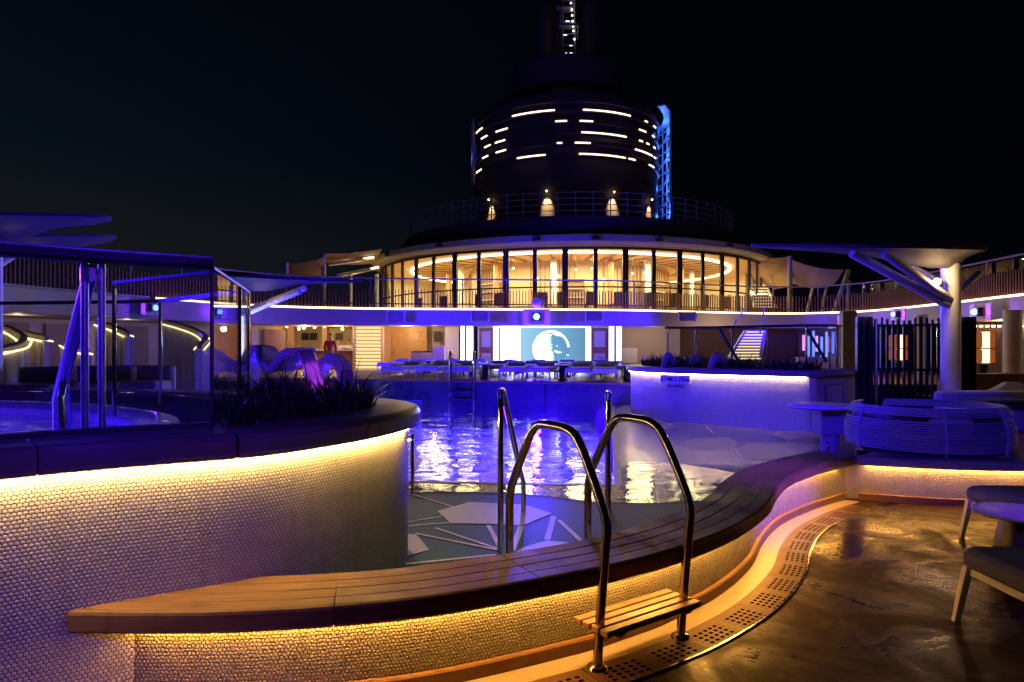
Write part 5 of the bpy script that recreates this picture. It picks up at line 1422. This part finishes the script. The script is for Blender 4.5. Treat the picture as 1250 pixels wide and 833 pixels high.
lamp('added_rear_spot', 'SPOT', (3.5,-6,8.0), 2600, BLUE, (-1.95,3.15,1.65), .1, 6, .5)
for p in FP: lamp('flood_glow', 'POINT', p, 50, (.22,.02,1.0), None, .03)  # added points before the lenses, light the plates as a violet halo
# pool lights under water
for x, y in ((-1.9,9.5),(.6,9.5),(-1.6,13.5),(1.0,13.5),(0,16.5),(-4.5,10),(-4.5,15)):
    lamp('pool_light', 'POINT', (x,y,-.7), 430, (.07,.006,1.0), None, .12)
lamp('tub_light', 'POINT', (-3.9,3.8,.9), 40, (.07,.015,1.0), None, .05)
lamp('tub_light', 'POINT', (-4.6,4.6,.85), 40, (.07,.015,1.0), None, .05)
lamp('added_tub_spot', 'SPOT', (-13,10,3.0), 11000, BLUE, (-3.2,3.6,1.2), .1, 24, .6)  # added spot in the air, no fixture, brightens tub rim and posts
o = lamp('screen_spill', 'AREA', (1.4,31.0,1.6), 260, (.72,.86,1.0), (1.0,20,.7), 3.4, sx=1.6)
# restaurant
for a in (-1.9,-1.5,-1.15,-.75,-.35,0,.35,.75,1.15,1.5,1.9):
    q = pol(8.8,a,6.15); lamp('restaurant_light', 'AREA', q, 370*(1.25-.35*abs(a)) if abs(a) < 1.3 else 270, (1.0,.77,.34), (q[0],q[1],0), 1.6)
# lower deck lamps
for px, Y, z, e in ((322,31.5,2.4,50),(372,31.2,2.4,75),(412,31.2,2.4,60),(495,31,2.4,110),(530,30,2.4,60)):
    p = at(px,410,Y); lamp('bar_light', 'POINT', (p.x,p.y,z), e, WARM, None, .1)
for s, e in ((10,16),(13.5,18),(17,20),(20.5,22),(24,22)):
    p = offs(sub(E,0,s),2.2)[-1]; lamp('deck_light', 'POINT', (p[0],p[1],2.4), e, (1,.66,.36), None, .06)
for x, y, e in ((17.6,13,30),(17.8,17,55),(17.6,20.5,55),(17.9,25,50),(9.0,18.2,22),(10,30.5,60)):
    lamp('deck_light', 'POINT', (x,y,2.4), e, WARM, None, .06)
p = at(795,405,30.8); lamp('wall_light', 'POINT', (p.x,p.y,2.3), 45, (1,.7,.5), None, .1)
lamp('canopy_light', 'POINT', lp_+Vector((-.06,-.12,.02)), 22, (1,.62,.28), None, .04)
for px, py, Y, e in ((16,290,11.9,.6),(42,306,12.9,.5),(318,362,14.0,3)):
    lamp('canopy_light', 'POINT', at(px,py,Y), e, WARM, None, .05)
p = at(930,335,37); lamp('sail_light', 'POINT', (p.x,p.y,4.6), 45, (1,.6,.22), None, .1)
p = at(430,332,38.5); lamp('sail_light', 'POINT', (p.x,p.y,4.9), 70, (1,.6,.22), None, .1)
p = at(292,418,14.3); lamp('tube_light', 'POINT', p, 40, (.45,.55,1.0), None, .1)
# funnel
for px in (600,668,747.5,792):
    a = hit(px,FR) or 1.2; x, y = FC[0]+(FR+.3)*math.sin(a), FC[1]-(FR+.3)*math.cos(a)
    lamp('door_light', 'SPOT', (x,y,10.8), 420, (1,.62,.26), (FC[0]+FR*math.sin(a),FC[1]-FR*math.cos(a),10.25), .04, 58, .8)
for a, z in ((1.45,10.5),(1.5,12.5),(1.5,14.5),(1.45,16.2)):
    lamp('lattice_light', 'POINT', (FC[0]+(FR+.35)*math.sin(a),FC[1]-(FR+.35)*math.cos(a),z), 95, (.04,.16,1.0), None, .1)
lamp('lattice_light', 'POINT', (FC[0]+(FR+.4)*math.sin(-1.5),FC[1]-(FR+.4)*math.cos(-1.5),14.5), 20, (.06,.10,1.0), None, .1)
# the last dusk light
sun = bpy.data.lights.new('dusk_sun', 'SUN'); sun.energy = .002; sun.angle = math.radians(10); sun.color = (.8,.85,1)
so = bpy.data.objects.new('dusk_sun', sun); COL.objects.link(so); so.rotation_euler = (math.radians(80),0,math.radians(60))
W = bpy.data.worlds.new('World'); C.scene.world = W; W.use_nodes = True; nt = W.node_tree
for n_ in list(nt.nodes): nt.nodes.remove(n_)
k = N(nt); sk = k.n('ShaderNodeTexSky'); sk.sky_type = 'NISHITA'; sk.sun_disc = False
sk.sun_elevation = math.radians(-4); sk.sun_rotation = math.radians(-60)
tc = k.coord('Generated'); sx = k.n('ShaderNodeSeparateXYZ'); k.l(tc, sx.inputs[0])
up_ = k.ramp(sx.outputs[2], .08, .62, 1, 0); lf_ = k.ramp(sx.outputs[0], -.75, .12, 1, 0)
glow = k.math('MULTIPLY', k.math('POWER', up_, 1.3), lf_)
c1 = k.mix(glow, (.0006,.0008,.0022), (.0036,.0088,.0165))
low = k.math('MULTIPLY', k.ramp(sx.outputs[2], .12, .25, 1, 0), lf_)
c1 = k.mix(low, c1, (.0085,.0085,.0088))
mul = k.n('ShaderNodeVectorMath', operation='SCALE'); k.l(sk.outputs[0], mul.inputs[0]); mul.inputs['Scale'].default_value = .002
tot = k.vmath('ADD', c1, mul.outputs[0])
bg = k.n('ShaderNodeBackground'); k.l(tot, bg.inputs[0]); bg.inputs[1].default_value = 1.0
wo = k.n('ShaderNodeOutputWorld'); k.l(bg.outputs[0], wo.inputs[0])

# ================================================================== CAMERA
cd = bpy.data.cameras.new('camera'); cam = bpy.data.objects.new('camera', cd); COL.objects.link(cam)
cam.location = (0,0,EYE); cam.rotation_euler = (PI/2,0,0); cd.lens = 24; cd.sensor_width = 36
cd.shift_y = 8.5/1250; cd.clip_start = .05; cd.clip_end = 5000
C.scene.camera = cam
sc = C.scene; sc.view_settings.view_transform = 'Standard'; sc.view_settings.look = 'None'; sc.view_settings.exposure = 0; sc.view_settings.gamma = 1
sc.render.engine = 'CYCLES'; cy = sc.cycles
cy.max_bounces = 7; cy.diffuse_bounces = 3; cy.glossy_bounces = 3; cy.transmission_bounces = 4; cy.transparent_max_bounces = 32
cy.sample_clamp_indirect = 3; cy.sample_clamp_direct = 0; cy.caustics_reflective = False; cy.caustics_refractive = False
cy.use_denoising = True
